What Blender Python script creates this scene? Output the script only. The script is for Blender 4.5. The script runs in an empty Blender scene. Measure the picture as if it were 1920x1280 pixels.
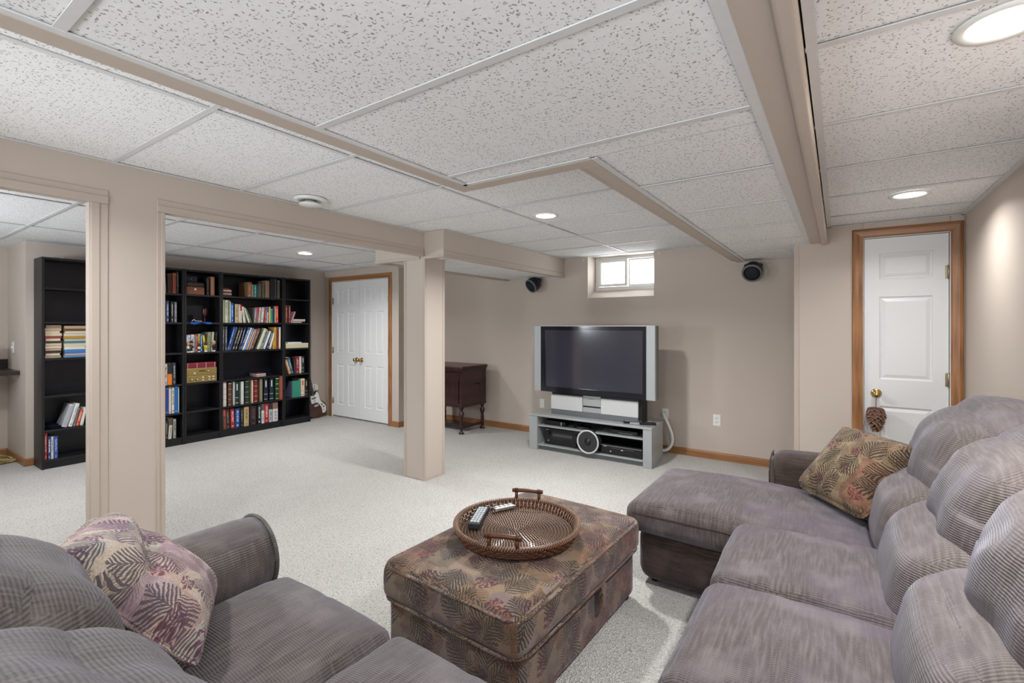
import bpy, bmesh, math, random
from mathutils import Vector, Matrix, Euler, noise
random.seed(7)
S = bpy.context.scene
COL = S.collection
PI = math.pi

# ------------------------------------------------------------------ camera
cam_d = bpy.data.cameras.new('camera')
cam = bpy.data.objects.new('camera', cam_d)
COL.objects.link(cam)
YAW = math.atan2(612.0, 897.0)                 # the optical axis points this far left of the room's +Y axis
cam.location = (0, 0, 1.375)
cam.rotation_euler = (PI / 2, 0, YAW)
cam_d.sensor_width = 36.0
cam_d.lens = 897.0 / 1920 * 36
cam_d.shift_y = -30.0 / 1920
cam_d.clip_start = 0.02
S.camera = cam

# ------------------------------------------------------------------ exposure, sky, lamps
S.view_settings.view_transform = 'Standard'
S.view_settings.look = 'None'
S.view_settings.exposure = -0.06
S.view_settings.gamma = 1.0
S.view_settings.use_curve_mapping = False

W = bpy.data.worlds.new('overcast_sky')
S.world = W
W.use_nodes = True
W.node_tree.nodes['Background'].inputs[0].default_value = (0.93, 0.97, 1.0, 1)
W.node_tree.nodes['Background'].inputs[1].default_value = 13.0

def lamp(name, loc, power, size=0.13, spread=150, color=(0.985, 0.985, 0.985), aim=None):
    d = bpy.data.lights.new(name, 'AREA')
    d.shape = 'DISK'; d.size = size; d.energy = power; d.spread = math.radians(spread); d.color = color
    o = bpy.data.objects.new(name, d); COL.objects.link(o); o.location = loc
    if aim: o.rotation_euler = (Vector(aim) - Vector(loc)).to_track_quat('-Z', 'Y').to_euler()
    return o

ZL, ZC, ZR = 2.197, 2.012, 2.125               # ceilings: side rooms, dropped centre, strip along the right wall
CANS_AND_FILLS = [(-1.807, 3.095, ZL, 41), (-5.01, 3.17, ZL, 25), (0.34, 1.66, ZR, 27), (0.337, 3.541, ZR, 9),
        (-5.01, 0.75, ZL, 20), (0.34, -0.55, ZR, 10), (-2.3, 0.3, ZL, 16), (-2.3, -0.9, ZL, 14)]  # last four are unseen lamps added to light the rooms, without fixtures
for i, (x, y, z, p) in enumerate(CANS_AND_FILLS):
    lamp('can_or_fill_lamp', (x, y, z - 0.012), p)
# added unseen fill lamps brightening ceilings and walls, behind the camera and in the bookcase room
FL = (0.86, 0.935, 1.0)
lamp('fill_lamp', (-0.5, -1.15, 1.5), 36, 0.5, 160, FL, aim=(-0.7, 0.2, 3.4))
lamp('fill_lamp', (-2.3, -1.2, 1.4), 1.5, 0.5, 160, FL, aim=(-2.4, 0.4, 3.2))
lamp('fill_lamp', (-2.3, -0.75, 1.15), 5, 0.5, 80, FL, aim=(-2.1, 3.6, 2.6))
lamp('fill_lamp', (0.42, -0.95, 1.15), 6, 0.4, 100, FL, aim=(0.3, 2.2, 2.6))
lamp('fill_lamp', (-5.0, -1.0, 1.55), 60, 0.6, 165, FL, aim=(-5.1, 0.6, 3.2))

# ------------------------------------------------------------------ helpers
def srgb(h):
    if isinstance(h, str):
        c = [int(h[i:i + 2], 16) / 255 for i in (0, 2, 4)]
    else:
        c = [v / 255 for v in h]
    return tuple(v / 12.92 if v <= 0.04045 else ((v + 0.055) / 1.055) ** 2.4 for v in c) + (1.0,)

class MB:
    """collects polygons; build() turns them into one mesh object with metre-scaled box UVs"""
    def __init__(s): s.v = []; s.f = []; s.m = []; s.sm = []
    def quad(s, ids, m=0, sm=False): s.f.append(tuple(ids)); s.m.append(m); s.sm.append(sm)
    def add(s, vs, fs, m=0, sm=False):
        b = len(s.v); s.v += [tuple(p) for p in vs]
        for f in fs: s.quad([b + i for i in f], m, sm)
    def box(s, x0, x1, y0, y1, z0, z1, m=0):
        if x0 > x1: x0, x1 = x1, x0
        if y0 > y1: y0, y1 = y1, y0
        if z0 > z1: z0, z1 = z1, z0
        s.add([(x0, y0, z0), (x1, y0, z0), (x1, y1, z0), (x0, y1, z0), (x0, y0, z1), (x1, y0, z1), (x1, y1, z1), (x0, y1, z1)],
              [(0, 3, 2, 1), (4, 5, 6, 7), (0, 1, 5, 4), (1, 2, 6, 5), (2, 3, 7, 6), (3, 0, 4, 7)], m)
        return s
    def prism(s, poly, a0, a1, axis='y', m=0, sm=False):
        """extrude a 2-D polygon along an axis: 'y' -> poly in (x,z), 'x' -> (y,z), 'z' -> (x,y)"""
        def P(p, a): return {'y': (p[0], a, p[1]), 'x': (a, p[0], p[1]), 'z': (p[0], p[1], a)}[axis]
        n = len(poly); b = len(s.v)
        s.v += [P(p, a0) for p in poly] + [P(p, a1) for p in poly]
        s.quad([b + i for i in range(n)][::-1], m); s.quad([b + n + i for i in range(n)], m)
        for i in range(n):
            j = (i + 1) % n
            s.quad([b + i, b + j, b + n + j, b + n + i], m, sm)
        return s
    def lathe(s, prof, c=(0, 0, 0), n=20, axis='z', m=0, sm=True, R=None, caps=True):
        b = len(s.v); c = Vector(c)
        for (r, h) in prof:
            for i in range(n):
                a = 2 * PI * i / n
                p = {'z': Vector((r * math.cos(a), r * math.sin(a), h)), 'y': Vector((r * math.cos(a), h, r * math.sin(a))),
                     'x': Vector((h, r * math.cos(a), r * math.sin(a)))}[axis]
                if R is not None: p = R @ p
                s.v.append(tuple(c + p))
        for k in range(len(prof) - 1):
            for i in range(n):
                j = (i + 1) % n
                s.quad([b + k * n + i, b + k * n + j, b + (k + 1) * n + j, b + (k + 1) * n + i], m, sm)
        if caps:
            s.quad([b + i for i in range(n)][::-1], m)
            s.quad([b + (len(prof) - 1) * n + i for i in range(n)], m)
        return s
    def tube(s, pts, r, n=8, closed=False, m=0, rs=None):
        pts = [Vector(p) for p in pts]; k = len(pts); b = len(s.v)
        up = None
        for i, p in enumerate(pts):
            if closed: t = pts[(i + 1) % k] - pts[i - 1]
            else: t = pts[min(i + 1, k - 1)] - pts[max(i - 1, 0)]
            t.normalize()
            if up is None:
                up = Vector((0, 0, 1)) if abs(t.z) < 0.9 else Vector((1, 0, 0))
            up = (up - t * up.dot(t)).normalized()
            w = t.cross(up)
            rr = rs[i] if rs else r
            for q in range(n):
                a = 2 * PI * q / n
                s.v.append(tuple(p + (up * math.cos(a) + w * math.sin(a)) * rr))
        for i in range(k if closed else k - 1):
            i2 = (i + 1) % k
            for q in range(n):
                q2 = (q + 1) % n
                s.quad([b + i * n + q, b + i * n + q2, b + i2 * n + q2, b + i2 * n + q], m, True)
        if not closed:
            s.quad([b + q for q in range(n)][::-1], m); s.quad([b + (k - 1) * n + q for q in range(n)], m)
        return s
    planar = False
    def mesh(s, name, mats):
        me = bpy.data.meshes.new(name)
        me.from_pydata(s.v, [], s.f)
        me.polygons.foreach_set('material_index', s.m)
        me.polygons.foreach_set('use_smooth', s.sm)
        for mt in (mats if isinstance(mats, (list, tuple)) else [mats]): me.materials.append(mt)
        bm = bmesh.new(); bm.from_mesh(me); bmesh.ops.recalc_face_normals(bm, faces=bm.faces); bm.to_mesh(me); bm.free()
        box_uv(me, s.planar)
        return me
    def build(s, name, mats, parent=None, bevel=0, seg=2, loc=None):
        o = bpy.data.objects.new(name, s.mesh(name, mats)); COL.objects.link(o)
        if parent is not None: o.parent = parent
        if loc is not None: o.location = loc
        if bevel:
            md = o.modifiers.new('bevel', 'BEVEL'); md.width = bevel; md.segments = seg; md.limit_method = 'ANGLE'; md.angle_limit = math.radians(40)
        return o

def box_uv(me, planar=False):
    uv = me.uv_layers.new(name='uv')
    vs = me.vertices
    for p in me.polygons:
        n = p.normal; ax = 2 if planar else max(range(3), key=lambda i: abs(n[i]))
        for li in p.loop_indices:
            c = vs[me.loops[li].vertex_index].co
            uv.data[li].uv = ((c.y, c.z) if ax == 0 else (c.x, c.z) if ax == 1 else (c.x, c.y))

def tag(o, label, cat, group=None, kind=None):
    if label: o['label'] = label
    if cat: o['category'] = cat
    if group: o['group'] = group
    if kind: o['kind'] = kind
    return o
def thing(name, label, cat, loc=(0, 0, 0), rz=0.0, group=None):
    o = bpy.data.objects.new(name, None); COL.objects.link(o)
    o.empty_display_size = 0.05
    o.location = loc; o.rotation_euler = (0, 0, rz)
    return tag(o, label, cat, group)
def struct(o, label=None):
    o['kind'] = 'structure'
    if label: o['label'] = label
    return o
def anchor(name, loc=(0, 0, 0)):
    o = bpy.data.objects.new(name, None); COL.objects.link(o); o.location = loc; o.empty_display_size = 0.05
    o['kind'] = 'structure'
    return o

# ------------------------------------------------------------------ materials
class NT:
    def __init__(s, name):
        s.mat = bpy.data.materials.new(name); s.mat.use_nodes = True
        s.t = s.mat.node_tree; s.b = s.t.nodes['Principled BSDF']; s.k = 0
    def n(s, typ, **kw):
        o = s.t.nodes.new(typ); s.k += 1; o.location = (-200 * (s.k % 9), -160 * (s.k // 9))
        for k, v in kw.items():
            if k.startswith('i_'):
                o.inputs[int(k[2:]) if k[2:].isdigit() else k[2:].replace('_', ' ')].default_value = v
            else: setattr(o, k, v)
        return o
    def l(s, a, b): s.t.links.new(a, b)
    def math(s, op, a, b=None, c=None, clamp=False):
        o = s.n('ShaderNodeMath', operation=op); o.use_clamp = clamp
        for i, v in enumerate((a, b, c)):
            if v is None: continue
            if isinstance(v, (int, float)): o.inputs[i].default_value = v
            else: s.l(v, o.inputs[i])
        return o.outputs[0]
    def mix(s, f, a, b, blend='MIX'):
        o = s.n('ShaderNodeMix', data_type='RGBA', blend_type=blend)
        for i, v in ((0, f), (6, a), (7, b)):
            if isinstance(v, (int, float)): o.inputs[i].default_value = v
            elif isinstance(v, (tuple, list)): o.inputs[i].default_value = v
            else: s.l(v, o.inputs[i])
        return o.outputs[2]
    def noise(s, vec, scale, detail=2, rough=0.5, out='Fac'):
        o = s.n('ShaderNodeTexNoise'); o.inputs['Scale'].default_value = scale; o.inputs['Detail'].default_value = detail
        o.inputs['Roughness'].default_value = rough
        if vec is not None: s.l(vec, o.inputs['Vector'])
        return o.outputs[out]
    def ramp(s, f, stops, interp='LINEAR'):
        o = s.n('ShaderNodeValToRGB'); cr = o.color_ramp; cr.interpolation = interp
        while len(cr.elements) < len(stops): cr.elements.new(0.5)
        for e, (p, c) in zip(cr.elements, stops): e.position = p; e.color = c
        s.l(f, o.inputs[0]); return o.outputs[0]
    def maprange(s, f, a, b, c=0.0, d=1.0):
        o = s.n('ShaderNodeMapRange'); s.l(f, o.inputs[0])
        for i, v in enumerate((a, b, c, d)): o.inputs[i + 1].default_value = v
        return o.outputs[0]
    def coord(s, kind='Object'): return s.n('ShaderNodeTexCoord').outputs[kind]
    def pos(s): return s.n('ShaderNodeNewGeometry').outputs['Position']
    def mapping(s, vec, scale=(1, 1, 1), loc=(0, 0, 0), rot=(0, 0, 0)):
        o = s.n('ShaderNodeMapping'); s.l(vec, o.inputs[0])
        o.inputs[1].default_value = loc; o.inputs[2].default_value = rot; o.inputs[3].default_value = scale
        return o.outputs[0]
    def bump(s, h, strength=0.3, dist=0.01):
        o = s.n('ShaderNodeBump'); o.inputs['Strength'].default_value = strength; o.inputs['Distance'].default_value = dist
        s.l(h, o.inputs['Height']); s.l(o.outputs[0], s.b.inputs['Normal'])
    def base(s, c):
        if isinstance(c, (tuple, list)): s.b.inputs['Base Color'].default_value = c
        else: s.l(c, s.b.inputs['Base Color'])
        return s
    def set(s, **kw):
        for k, v in kw.items(): s.b.inputs[k.replace('_', ' ')].default_value = v
        return s

def plain(name, col, rough=0.5, metal=0.0, var=0.06, vscale=30, bump=0.0, **kw):
    """simple paint/plastic/metal with a little procedural mottling"""
    t = NT(name); c = srgb(col)
    f = t.noise(t.coord(), vscale, 3)
    a = tuple(min(1, v * (1 - var)) for v in c[:3]) + (1,); b = tuple(min(1, v * (1 + var)) for v in c[:3]) + (1,)
    t.base(t.mix(f, a, b)); t.set(Roughness=rough, Metallic=metal, **kw)
    if bump: t.bump(f, bump, 0.002)
    return t.mat

def make_paint(name, col):
    t = NT(name); c = srgb(col); p = t.pos()
    big = t.noise(p, 1.3, 2); fine = t.noise(p, 420, 2)
    a = tuple(v * 0.97 for v in c[:3]) + (1,); b = tuple(min(1, v * 1.03) for v in c[:3]) + (1,)
    t.base(t.mix(big, a, b)); t.set(Roughness=0.62); t.set(**{'Specular_IOR_Level': 0.35}); t.bump(fine, 0.12, 0.002)
    return t.mat

def make_carpet():
    t = NT('carpet_loop'); p = t.pos()
    n1 = t.noise(p, 75, 3, 0.7); n2 = t.noise(p, 150, 2, 0.6); n3 = t.noise(p, 5, 3)
    fleck = t.maprange(n1, 0.575, 0.66); lite = t.maprange(n2, 0.35, 0.65)
    c = t.mix(lite, srgb('b5b1ab'), srgb('e6e4e1'))
    c = t.mix(t.math('MULTIPLY', fleck, 0.78), c, srgb('756d66'))
    c = t.mix(t.math('MULTIPLY', t.maprange(n3, 0.35, 0.7), 0.14), c, srgb('b3ada6'))
    t.base(c); t.set(Roughness=0.95); t.set(**{'Specular_IOR_Level': 0.1})
    v = t.n('ShaderNodeTexVoronoi'); v.inputs['Scale'].default_value = 170; t.l(p, v.inputs['Vector'])
    t.bump(t.math('ADD', t.math('MULTIPLY', n1, 0.8), v.outputs['Distance']), 0.75, 0.012)
    return t.mat

def make_tile():
    """mineral-fibre ceiling tile: white with short dark worm-like fissures pointing every which way"""
    t = NT('ceiling_tile_fissured'); p = t.pos()
    flat = t.n('ShaderNodeVectorMath', operation='MULTIPLY'); t.l(p, flat.inputs[0]); flat.inputs[1].default_value = (1, 1, 0)
    masks = None
    for sc, off, k in ((60, 0.0, 0.58), (100, 3.7, 0.66)):
        mp = t.mapping(flat.outputs[0], (sc, sc, sc), (off, off, 0))
        wob = t.n('ShaderNodeVectorMath', operation='ADD')
        nz = t.n('ShaderNodeTexNoise'); nz.inputs['Scale'].default_value = 1.1; t.l(mp, nz.inputs['Vector'])
        sc2 = t.n('ShaderNodeVectorMath', operation='SCALE'); t.l(nz.outputs['Color'], sc2.inputs[0]); sc2.inputs[3].default_value = 0.9
        t.l(mp, wob.inputs[0]); t.l(sc2.outputs[0], wob.inputs[1])
        v = t.n('ShaderNodeTexVoronoi', voronoi_dimensions='2D'); v.inputs['Scale'].default_value = 1.0; t.l(wob.outputs[0], v.inputs['Vector'])
        d = t.n('ShaderNodeVectorMath', operation='SUBTRACT'); t.l(wob.outputs[0], d.inputs[0]); t.l(v.outputs['Position'], d.inputs[1])
        sep = t.n('ShaderNodeSeparateColor'); t.l(v.outputs['Color'], sep.inputs[0])
        rot = t.n('ShaderNodeVectorRotate', rotation_type='Z_AXIS'); t.l(d.outputs[0], rot.inputs['Vector'])
        t.l(t.math('MULTIPLY', sep.outputs[0], 6.283), rot.inputs['Angle'])
        s3 = t.n('ShaderNodeSeparateXYZ'); t.l(rot.outputs[0], s3.inputs[0])
        e = t.math('ADD', t.math('POWER', t.math('MULTIPLY', s3.outputs[0], 3.3), 2.0), t.math('POWER', t.math('MULTIPLY', s3.outputs[1], 8.0), 2.0))
        hole = t.math('SUBTRACT', 1.0, t.maprange(e, 0.5, 1.1))
        keep = t.math('GREATER_THAN', sep.outputs[1], k)
        m = t.math('MULTIPLY', hole, keep)
        masks = m if masks is None else t.math('MAXIMUM', masks, m)
    n = t.noise(p, 55, 3); pin = t.math('GREATER_THAN', t.noise(p, 330, 1), 0.70)
    c = t.mix(n, srgb('e6e6e6'), srgb('f2f2f2'))
    c = t.mix(t.math('MULTIPLY', pin, 0.25), c, srgb('8f8d8a'))
    c = t.mix(t.math('MULTIPLY', masks, 0.75), c, srgb('77726d'))
    t.base(c); t.set(Roughness=0.9); t.set(**{'Specular_IOR_Level': 0.15})
    t.bump(t.math('SUBTRACT', t.math('MULTIPLY', n, 0.3), masks), 0.3, 0.003)
    return t.mat

def make_wood(name, c0, c1, c2, scale, rough=0.38):
    """scale = (u, v) frequency: low along the grain"""
    t = NT(name); uv = t.coord('UV')
    m = t.mapping(uv, (scale[0], scale[1], 1))
    g = t.noise(m, 1.0, 5, 0.6); g2 = t.noise(m, 5.0, 2)
    w = t.n('ShaderNodeTexWave', wave_type='RINGS'); w.inputs['Scale'].default_value = 0.5; w.inputs['Distortion'].default_value = 4
    t.l(m, w.inputs['Vector'])
    f = t.math('ADD', t.math('MULTIPLY', g, 0.85), t.math('MULTIPLY', w.outputs['Fac'], 0.15))
    c = t.ramp(f, [(0.25, srgb(c0)), (0.5, srgb(c1)), (0.75, srgb(c2))])
    c = t.mix(t.math('MULTIPLY', t.maprange(g2, 0.55, 0.7), 0.35), c, srgb(c0))
    t.base(c); t.set(Roughness=rough); t.bump(g2, 0.08, 0.002)
    return t.mat

def make_chenille(name, c_dark, c_mid, c_lite, tint, rib=(0, 1), period=0.0075):
    """ribbed chenille upholstery; ribs are raised cords across the given UV direction"""
    t = NT(name); uv = t.coord('UV'); p = t.coord()
    wob = t.noise(uv, 9, 2)
    s = t.n('ShaderNodeSeparateXYZ'); t.l(uv, s.inputs[0])
    along = t.math('ADD', t.math('MULTIPLY', s.outputs[0], float(rib[0])), t.math('MULTIPLY', s.outputs[1], float(rib[1])))
    across = t.math('ADD', t.math('MULTIPLY', s.outputs[0], float(rib[1])), t.math('MULTIPLY', s.outputs[1], float(rib[0])))
    ph = t.math('ADD', t.math('MULTIPLY', along, 2 * PI / period), t.math('MULTIPLY', t.noise(uv, 26, 3), 5.5))
    w = t.math('ADD', t.math('MULTIPLY', t.math('SINE', ph), 0.5), 0.5)
    ph2 = t.math('ADD', t.math('MULTIPLY', across, 2 * PI / (period * 0.8)), t.math('MULTIPLY', t.noise(uv, 40, 2), 7.0))
    w2 = t.math('ADD', t.math('MULTIPLY', t.math('SINE', ph2), 0.5), 0.5)
    knob = t.math('MULTIPLY', w, t.math('ADD', t.math('MULTIPLY', w2, 0.25), 0.75))
    st = t.n('ShaderNodeCombineXYZ'); t.l(t.math('MULTIPLY', across, 110.0), st.inputs[0]); t.l(t.math('MULTIPLY', along, 9.0), st.inputs[1])
    streak = t.noise(st.outputs[0], 1.0, 3)
    nap = t.noise(p, 3.2, 3); nap2 = t.noise(p, 7.5, 2)
    c = t.mix(knob, srgb(c_dark), srgb(c_mid))
    c = t.mix(t.math('MULTIPLY', t.maprange(streak, 0.42, 0.72), 0.5), c, srgb(c_lite))
    c = t.mix(t.math('MULTIPLY', t.maprange(nap, 0.45, 0.62), 0.6), c, srgb(tint))  # purple nap patches put some of the violet sheen into the colour
    c = t.mix(t.math('MULTIPLY', t.maprange(nap2, 0.5, 0.7), 0.38), c, srgb(c_lite))
    t.base(c); t.set(Roughness=0.85, Sheen_Weight=0.45, Sheen_Roughness=0.4); t.set(**{'Specular_IOR_Level': 0.15, 'Sheen_Tint': srgb('c3c6d6')})
    t.bump(t.math('ADD', knob, t.math('MULTIPLY', streak, 0.6)), 0.42, 0.004)
    return t.mat

def make_fern(name, scale, pal, leafc, flowerc, seed=0.0, sheen=0.15):
    """tapestry: soft patchwork blocks overlaid with several layers of fern fronds and ragged blossoms"""
    t = NT(name); uv = t.coord('UV')
    m0 = t.mapping(uv, (scale, scale, 1), (seed, seed * 0.7, 0))
    def warp(v, sc, amt):
        nz = t.n('ShaderNodeTexNoise'); nz.inputs['Scale'].default_value = sc; nz.inputs['Detail'].default_value = 2; t.l(v, nz.inputs['Vector'])
        a = t.n('ShaderNodeVectorMath', operation='SUBTRACT'); t.l(nz.outputs['Color'], a.inputs[0]); a.inputs[1].default_value = (.5, .5, .5)
        b = t.n('ShaderNodeVectorMath', operation='SCALE'); t.l(a.outputs[0], b.inputs[0]); b.inputs[3].default_value = amt
        c = t.n('ShaderNodeVectorMath', operation='ADD'); t.l(v, c.inputs[0]); t.l(b.outputs[0], c.inputs[1]); return c.outputs[0]
    m = warp(m0, 1.6, 0.22)
    mq = warp(m0, 9.0, 0.12)
    q = t.n('ShaderNodeTexVoronoi', voronoi_dimensions='2D', distance='CHEBYCHEV'); q.inputs['Scale'].default_value = 0.95
    q.inputs['Randomness'].default_value = 0.55; t.l(mq, q.inputs['Vector'])
    sq = t.n('ShaderNodeSeparateColor'); t.l(q.outputs['Color'], sq.inputs[0])
    k = len(pal)
    base = t.ramp(sq.outputs[0], [(i / k, srgb(c)) for i, c in enumerate(pal)], 'CONSTANT')
    base = t.mix(t.math('MULTIPLY', t.noise(m0, 2.4, 4, 0.65), 0.6), base, srgb(pal[0]))
    weave = t.noise(uv, 620, 2); grit = t.noise(uv, 190, 3)
    def motif(sc, off, freq, width, thr, ragged=0.06):
        mm = warp(t.mapping(m, (sc, sc, 1), (off, off * 1.3, 0)), 7.0, ragged)
        v = t.n('ShaderNodeTexVoronoi', voronoi_dimensions='2D'); v.inputs['Scale'].default_value = 1.0
        v.inputs['Randomness'].default_value = 0.8; t.l(mm, v.inputs['Vector'])
        d = t.n('ShaderNodeVectorMath', operation='SUBTRACT'); t.l(mm, d.inputs[0]); t.l(v.outputs['Position'], d.inputs[1])
        sp = t.n('ShaderNodeSeparateColor'); t.l(v.outputs['Color'], sp.inputs[0])
        r = t.n('ShaderNodeVectorRotate', rotation_type='Z_AXIS'); t.l(d.outputs[0], r.inputs['Vector']); t.l(t.math('MULTIPLY', sp.outputs[0], 6.283), r.inputs['Angle'])
        x3 = t.n('ShaderNodeSeparateXYZ'); t.l(r.outputs[0], x3.inputs[0])
        y = x3.outputs[1]
        bend = t.math('MULTIPLY', t.math('POWER', y, 2.0), 0.55)
        ax = t.math('ABSOLUTE', t.math('SUBTRACT', x3.outputs[0], bend))
        rise = t.math('MULTIPLY', t.math('POWER', ax, 0.75), 0.85)
        barb = t.math('SINE', t.math('MULTIPLY', t.math('SUBTRACT', y, rise), freq))
        env = t.math('MULTIPLY', t.math('SUBTRACT', 1.0, t.math('POWER', t.math('MULTIPLY', t.math('ABSOLUTE', t.math('ADD', y, 0.06)), 1.75), 2.0)), width)
        rel = t.math('DIVIDE', ax, t.math('MAXIMUM', env, 0.001))
        inside = t.math('LESS_THAN', rel, 1.0)
        th2 = t.math('ADD', t.math('MULTIPLY', rel, 0.75), thr)          # barbs taper to points
        leaf = t.math('MULTIPLY', inside, t.math('GREATER_THAN', barb, th2))
        stem = t.math('MULTIPLY', t.math('LESS_THAN', ax, 0.012), inside)
        return t.math('MAXIMUM', leaf, stem), sp
    f0, sp0 = motif(1.5, 11.7, 60, 0.40, -0.35)
    f1, sp1 = motif(0.95, 0.0, 50, 0.46, -0.45)
    f2, sp2 = motif(1.25, 5.3, 56, 0.36, -0.45)
    lite = tuple(min(1, v * 1.35) for v in srgb(pal[0])[:3]) + (1,)
    c = t.mix(t.math('MULTIPLY', f0, 0.35), base, lite)
    c = t.mix(t.math('MULTIPLY', t.math('MULTIPLY', f2, t.math('GREATER_THAN', sp2.outputs[1], 0.1)), 0.68), c, srgb(leafc[1]))
    # ragged burgundy / plum blossoms
    mm = warp(t.mapping(m, (1.15, 1.15, 1), (9.1, 2.2, 0)), 5.0, 0.28)
    v = t.n('ShaderNodeTexVoronoi', voronoi_dimensions='2D'); v.inputs['Scale'].default_value = 1.0; v.inputs['Randomness'].default_value = 0.7; t.l(mm, v.inputs['Vector'])
    d = t.n('ShaderNodeVectorMath', operation='SUBTRACT'); t.l(mm, d.inputs[0]); t.l(v.outputs['Position'], d.inputs[1])
    x3 = t.n('ShaderNodeSeparateXYZ'); t.l(d.outputs[0], x3.inputs[0])
    ang = t.math('ARCTAN2', x3.outputs[1], x3.outputs[0]); sp = t.n('ShaderNodeSeparateColor'); t.l(v.outputs['Color'], sp.inputs[0])
    petal = t.math('SINE', t.math('ADD', t.math('MULTIPLY', ang, 7.0), t.math('MULTIPLY', t.math('SINE', t.math('MULTIPLY', v.outputs['Distance'], 30.0)), 1.3)))
    fl = t.math('MULTIPLY', t.math('GREATER_THAN', petal, -0.15), t.math('LESS_THAN', v.outputs['Distance'], t.math('ADD', t.math('MULTIPLY', sp.outputs[0], 0.14), 0.26)))
    fl = t.math('MULTIPLY', fl, t.math('GREATER_THAN', sp.outputs[1], 0.55))
    c = t.mix(t.math('MULTIPLY', fl, 0.8), c, t.mix(sp.outputs[2], srgb(flowerc[0]), srgb(flowerc[1])))
    c = t.mix(t.math('MULTIPLY', t.math('MULTIPLY', f1, t.math('GREATER_THAN', sp1.outputs[1], 0.08)), 0.85), c, t.mix(sp1.outputs[2], srgb(leafc[0]), srgb(leafc[2])))
    c = t.mix(t.math('MULTIPLY', t.maprange(grit, 0.35, 0.7), 0.3), c, srgb('4a3c2e'))
    c = t.mix(t.math('MULTIPLY', weave, 0.15), c, srgb('3a3026'))
    t.base(c); t.set(Roughness=0.85, Sheen_Weight=sheen, Sheen_Roughness=0.5); t.set(**{'Specular_IOR_Level': 0.15, 'Sheen_Tint': srgb('c9b9d4')})
    t.bump(t.math('ADD', weave, t.math('MULTIPLY', f1, 0.4)), 0.25, 0.002)
    return t.mat

def make_book(kind):
    """cover cloth coloured per object; the ink pattern lives on the spine, in generated (0..1) coordinates"""
    t = NT('book_cover_' + kind)
    col = t.n('ShaderNodeObjectInfo').outputs['Color']
    ink = t.n('ShaderNodeAttribute', attribute_type='OBJECT', attribute_name='ink').outputs['Color']
    g = t.coord('Generated'); s = t.n('ShaderNodeSeparateXYZ'); t.l(g, s.inputs[0]); y, z = s.outputs[1], s.outputs[2]
    rnd = t.n('ShaderNodeObjectInfo').outputs['Random']
    spine = t.math('GREATER_THAN', s.outputs[0], 0.97)
    def within(v, a, b): return t.math('MULTIPLY', t.math('GREATER_THAN', v, a), t.math('LESS_THAN', v, b))
    def letters(lo, hi, yl, yh, f):
        cb = t.n('ShaderNodeCombineXYZ'); t.l(t.math('MULTIPLY', y, 3.0), cb.inputs[0]); t.l(t.math('MULTIPLY', z, f), cb.inputs[1]); t.l(t.math('MULTIPLY', rnd, 90.0), cb.inputs[2])
        nz = t.noise(cb.outputs[0], 1.0, 1)
        return t.math('MULTIPLY', t.math('MULTIPLY', t.math('GREATER_THAN', nz, 0.5), within(z, lo, hi)), within(y, yl, yh))
    if kind == 'p': mask = t.math('MAXIMUM', within(z, 0.93, 0.95), within(z, 0.05, 0.07))
    elif kind == 't': mask = t.math('MAXIMUM', letters(0.3, 0.88, 0.28, 0.72, 46.0), letters(0.06, 0.16, 0.3, 0.7, 40.0))
    elif kind == 'b':
        mask = None
        for a in (0.04, 0.27, 0.49, 0.71, 0.95):
            w = within(z, a, a + 0.018); mask = w if mask is None else t.math('MAXIMUM', mask, w)
        mask = t.math('MAXIMUM', mask, within(z, 0.965, 0.975))
    elif kind == 'k': mask = t.math('MAXIMUM', t.math('MULTIPLY', within(z, 0.62, 0.9), within(y, 0.36, 0.62)), t.math('MAXIMUM', within(z, 0.3, 0.315), within(z, 0.08, 0.095)))
    elif kind == 'l': mask = t.math('MAXIMUM', within(z, 0.66, 1.0), letters(0.1, 0.55, 0.3, 0.7, 40.0))
    else: mask = within(z, -0.1, 0.5)
    mask = t.math('MULTIPLY', mask, spine)
    t.base(t.mix(mask, col, ink)); t.set(Roughness=0.5)
    return t.mat

M = {}
M['paint'] = make_paint('beige_wall_paint', 'c3b7ac')
M['trimpaint'] = make_paint('beige_trim_paint', 'bdb0a4')
M['carpet'] = make_carpet()
M['tile'] = make_tile()
M['white_metal'] = plain('white_grid_metal', 'd4d4d4', 0.5)
M['white'] = plain('white_gloss_paint', 'e2e3e3', 0.35, var=0.02)
M['plate'] = plain('white_plastic', 'e8e8e4', 0.35, var=0.02)
M['oak_h'] = make_wood('oak_trim_level', '6f4a2c', '9a6a42', 'b08055', (1.6, 60.0))
M['oak_v'] = make_wood('oak_trim_upright', '6f4a2c', '9a6a42', 'b08055', (60.0, 1.6))
M['brass'] = plain('aged_brass', 'b59a62', 0.25, 1.0)
M['nickel'] = plain('hinge_metal', 'a89b84', 0.35, 0.9)
M['black_wood'] = make_wood('black_brown_laminate', '0d0d10', '131317', '1b1b21', (70.0, 4.0), 0.42)
M['mahogany'] = make_wood('mahogany', '1c0d0b', '34191a', '4a2624', (60.0, 4.0), 0.3)
M['mahogany_top'] = make_wood('mahogany_paler_top', '3a241d', '5a3d33', '7a5a4c', (4.0, 40.0), 0.35)  # paler copy of the mahogany, for the lid
M['silver'] = plain('silver_paint', 'a5a9aa', 0.38, 0.25, vscale=200)
M['silver_lite'] = plain('pale_silver_paint', 'c6c8c8', 0.4, 0.1, vscale=200)
M['silver_dark'] = plain('dark_silver_paint', '6c7072', 0.4, 0.3)
M['black'] = plain('black_plastic', '0e0e10', 0.32)
M['black_matte'] = plain('black_matte', '111113', 0.7)
M['grey_dark'] = plain('charcoal_plastic', '2a2b2f', 0.4)
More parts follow.
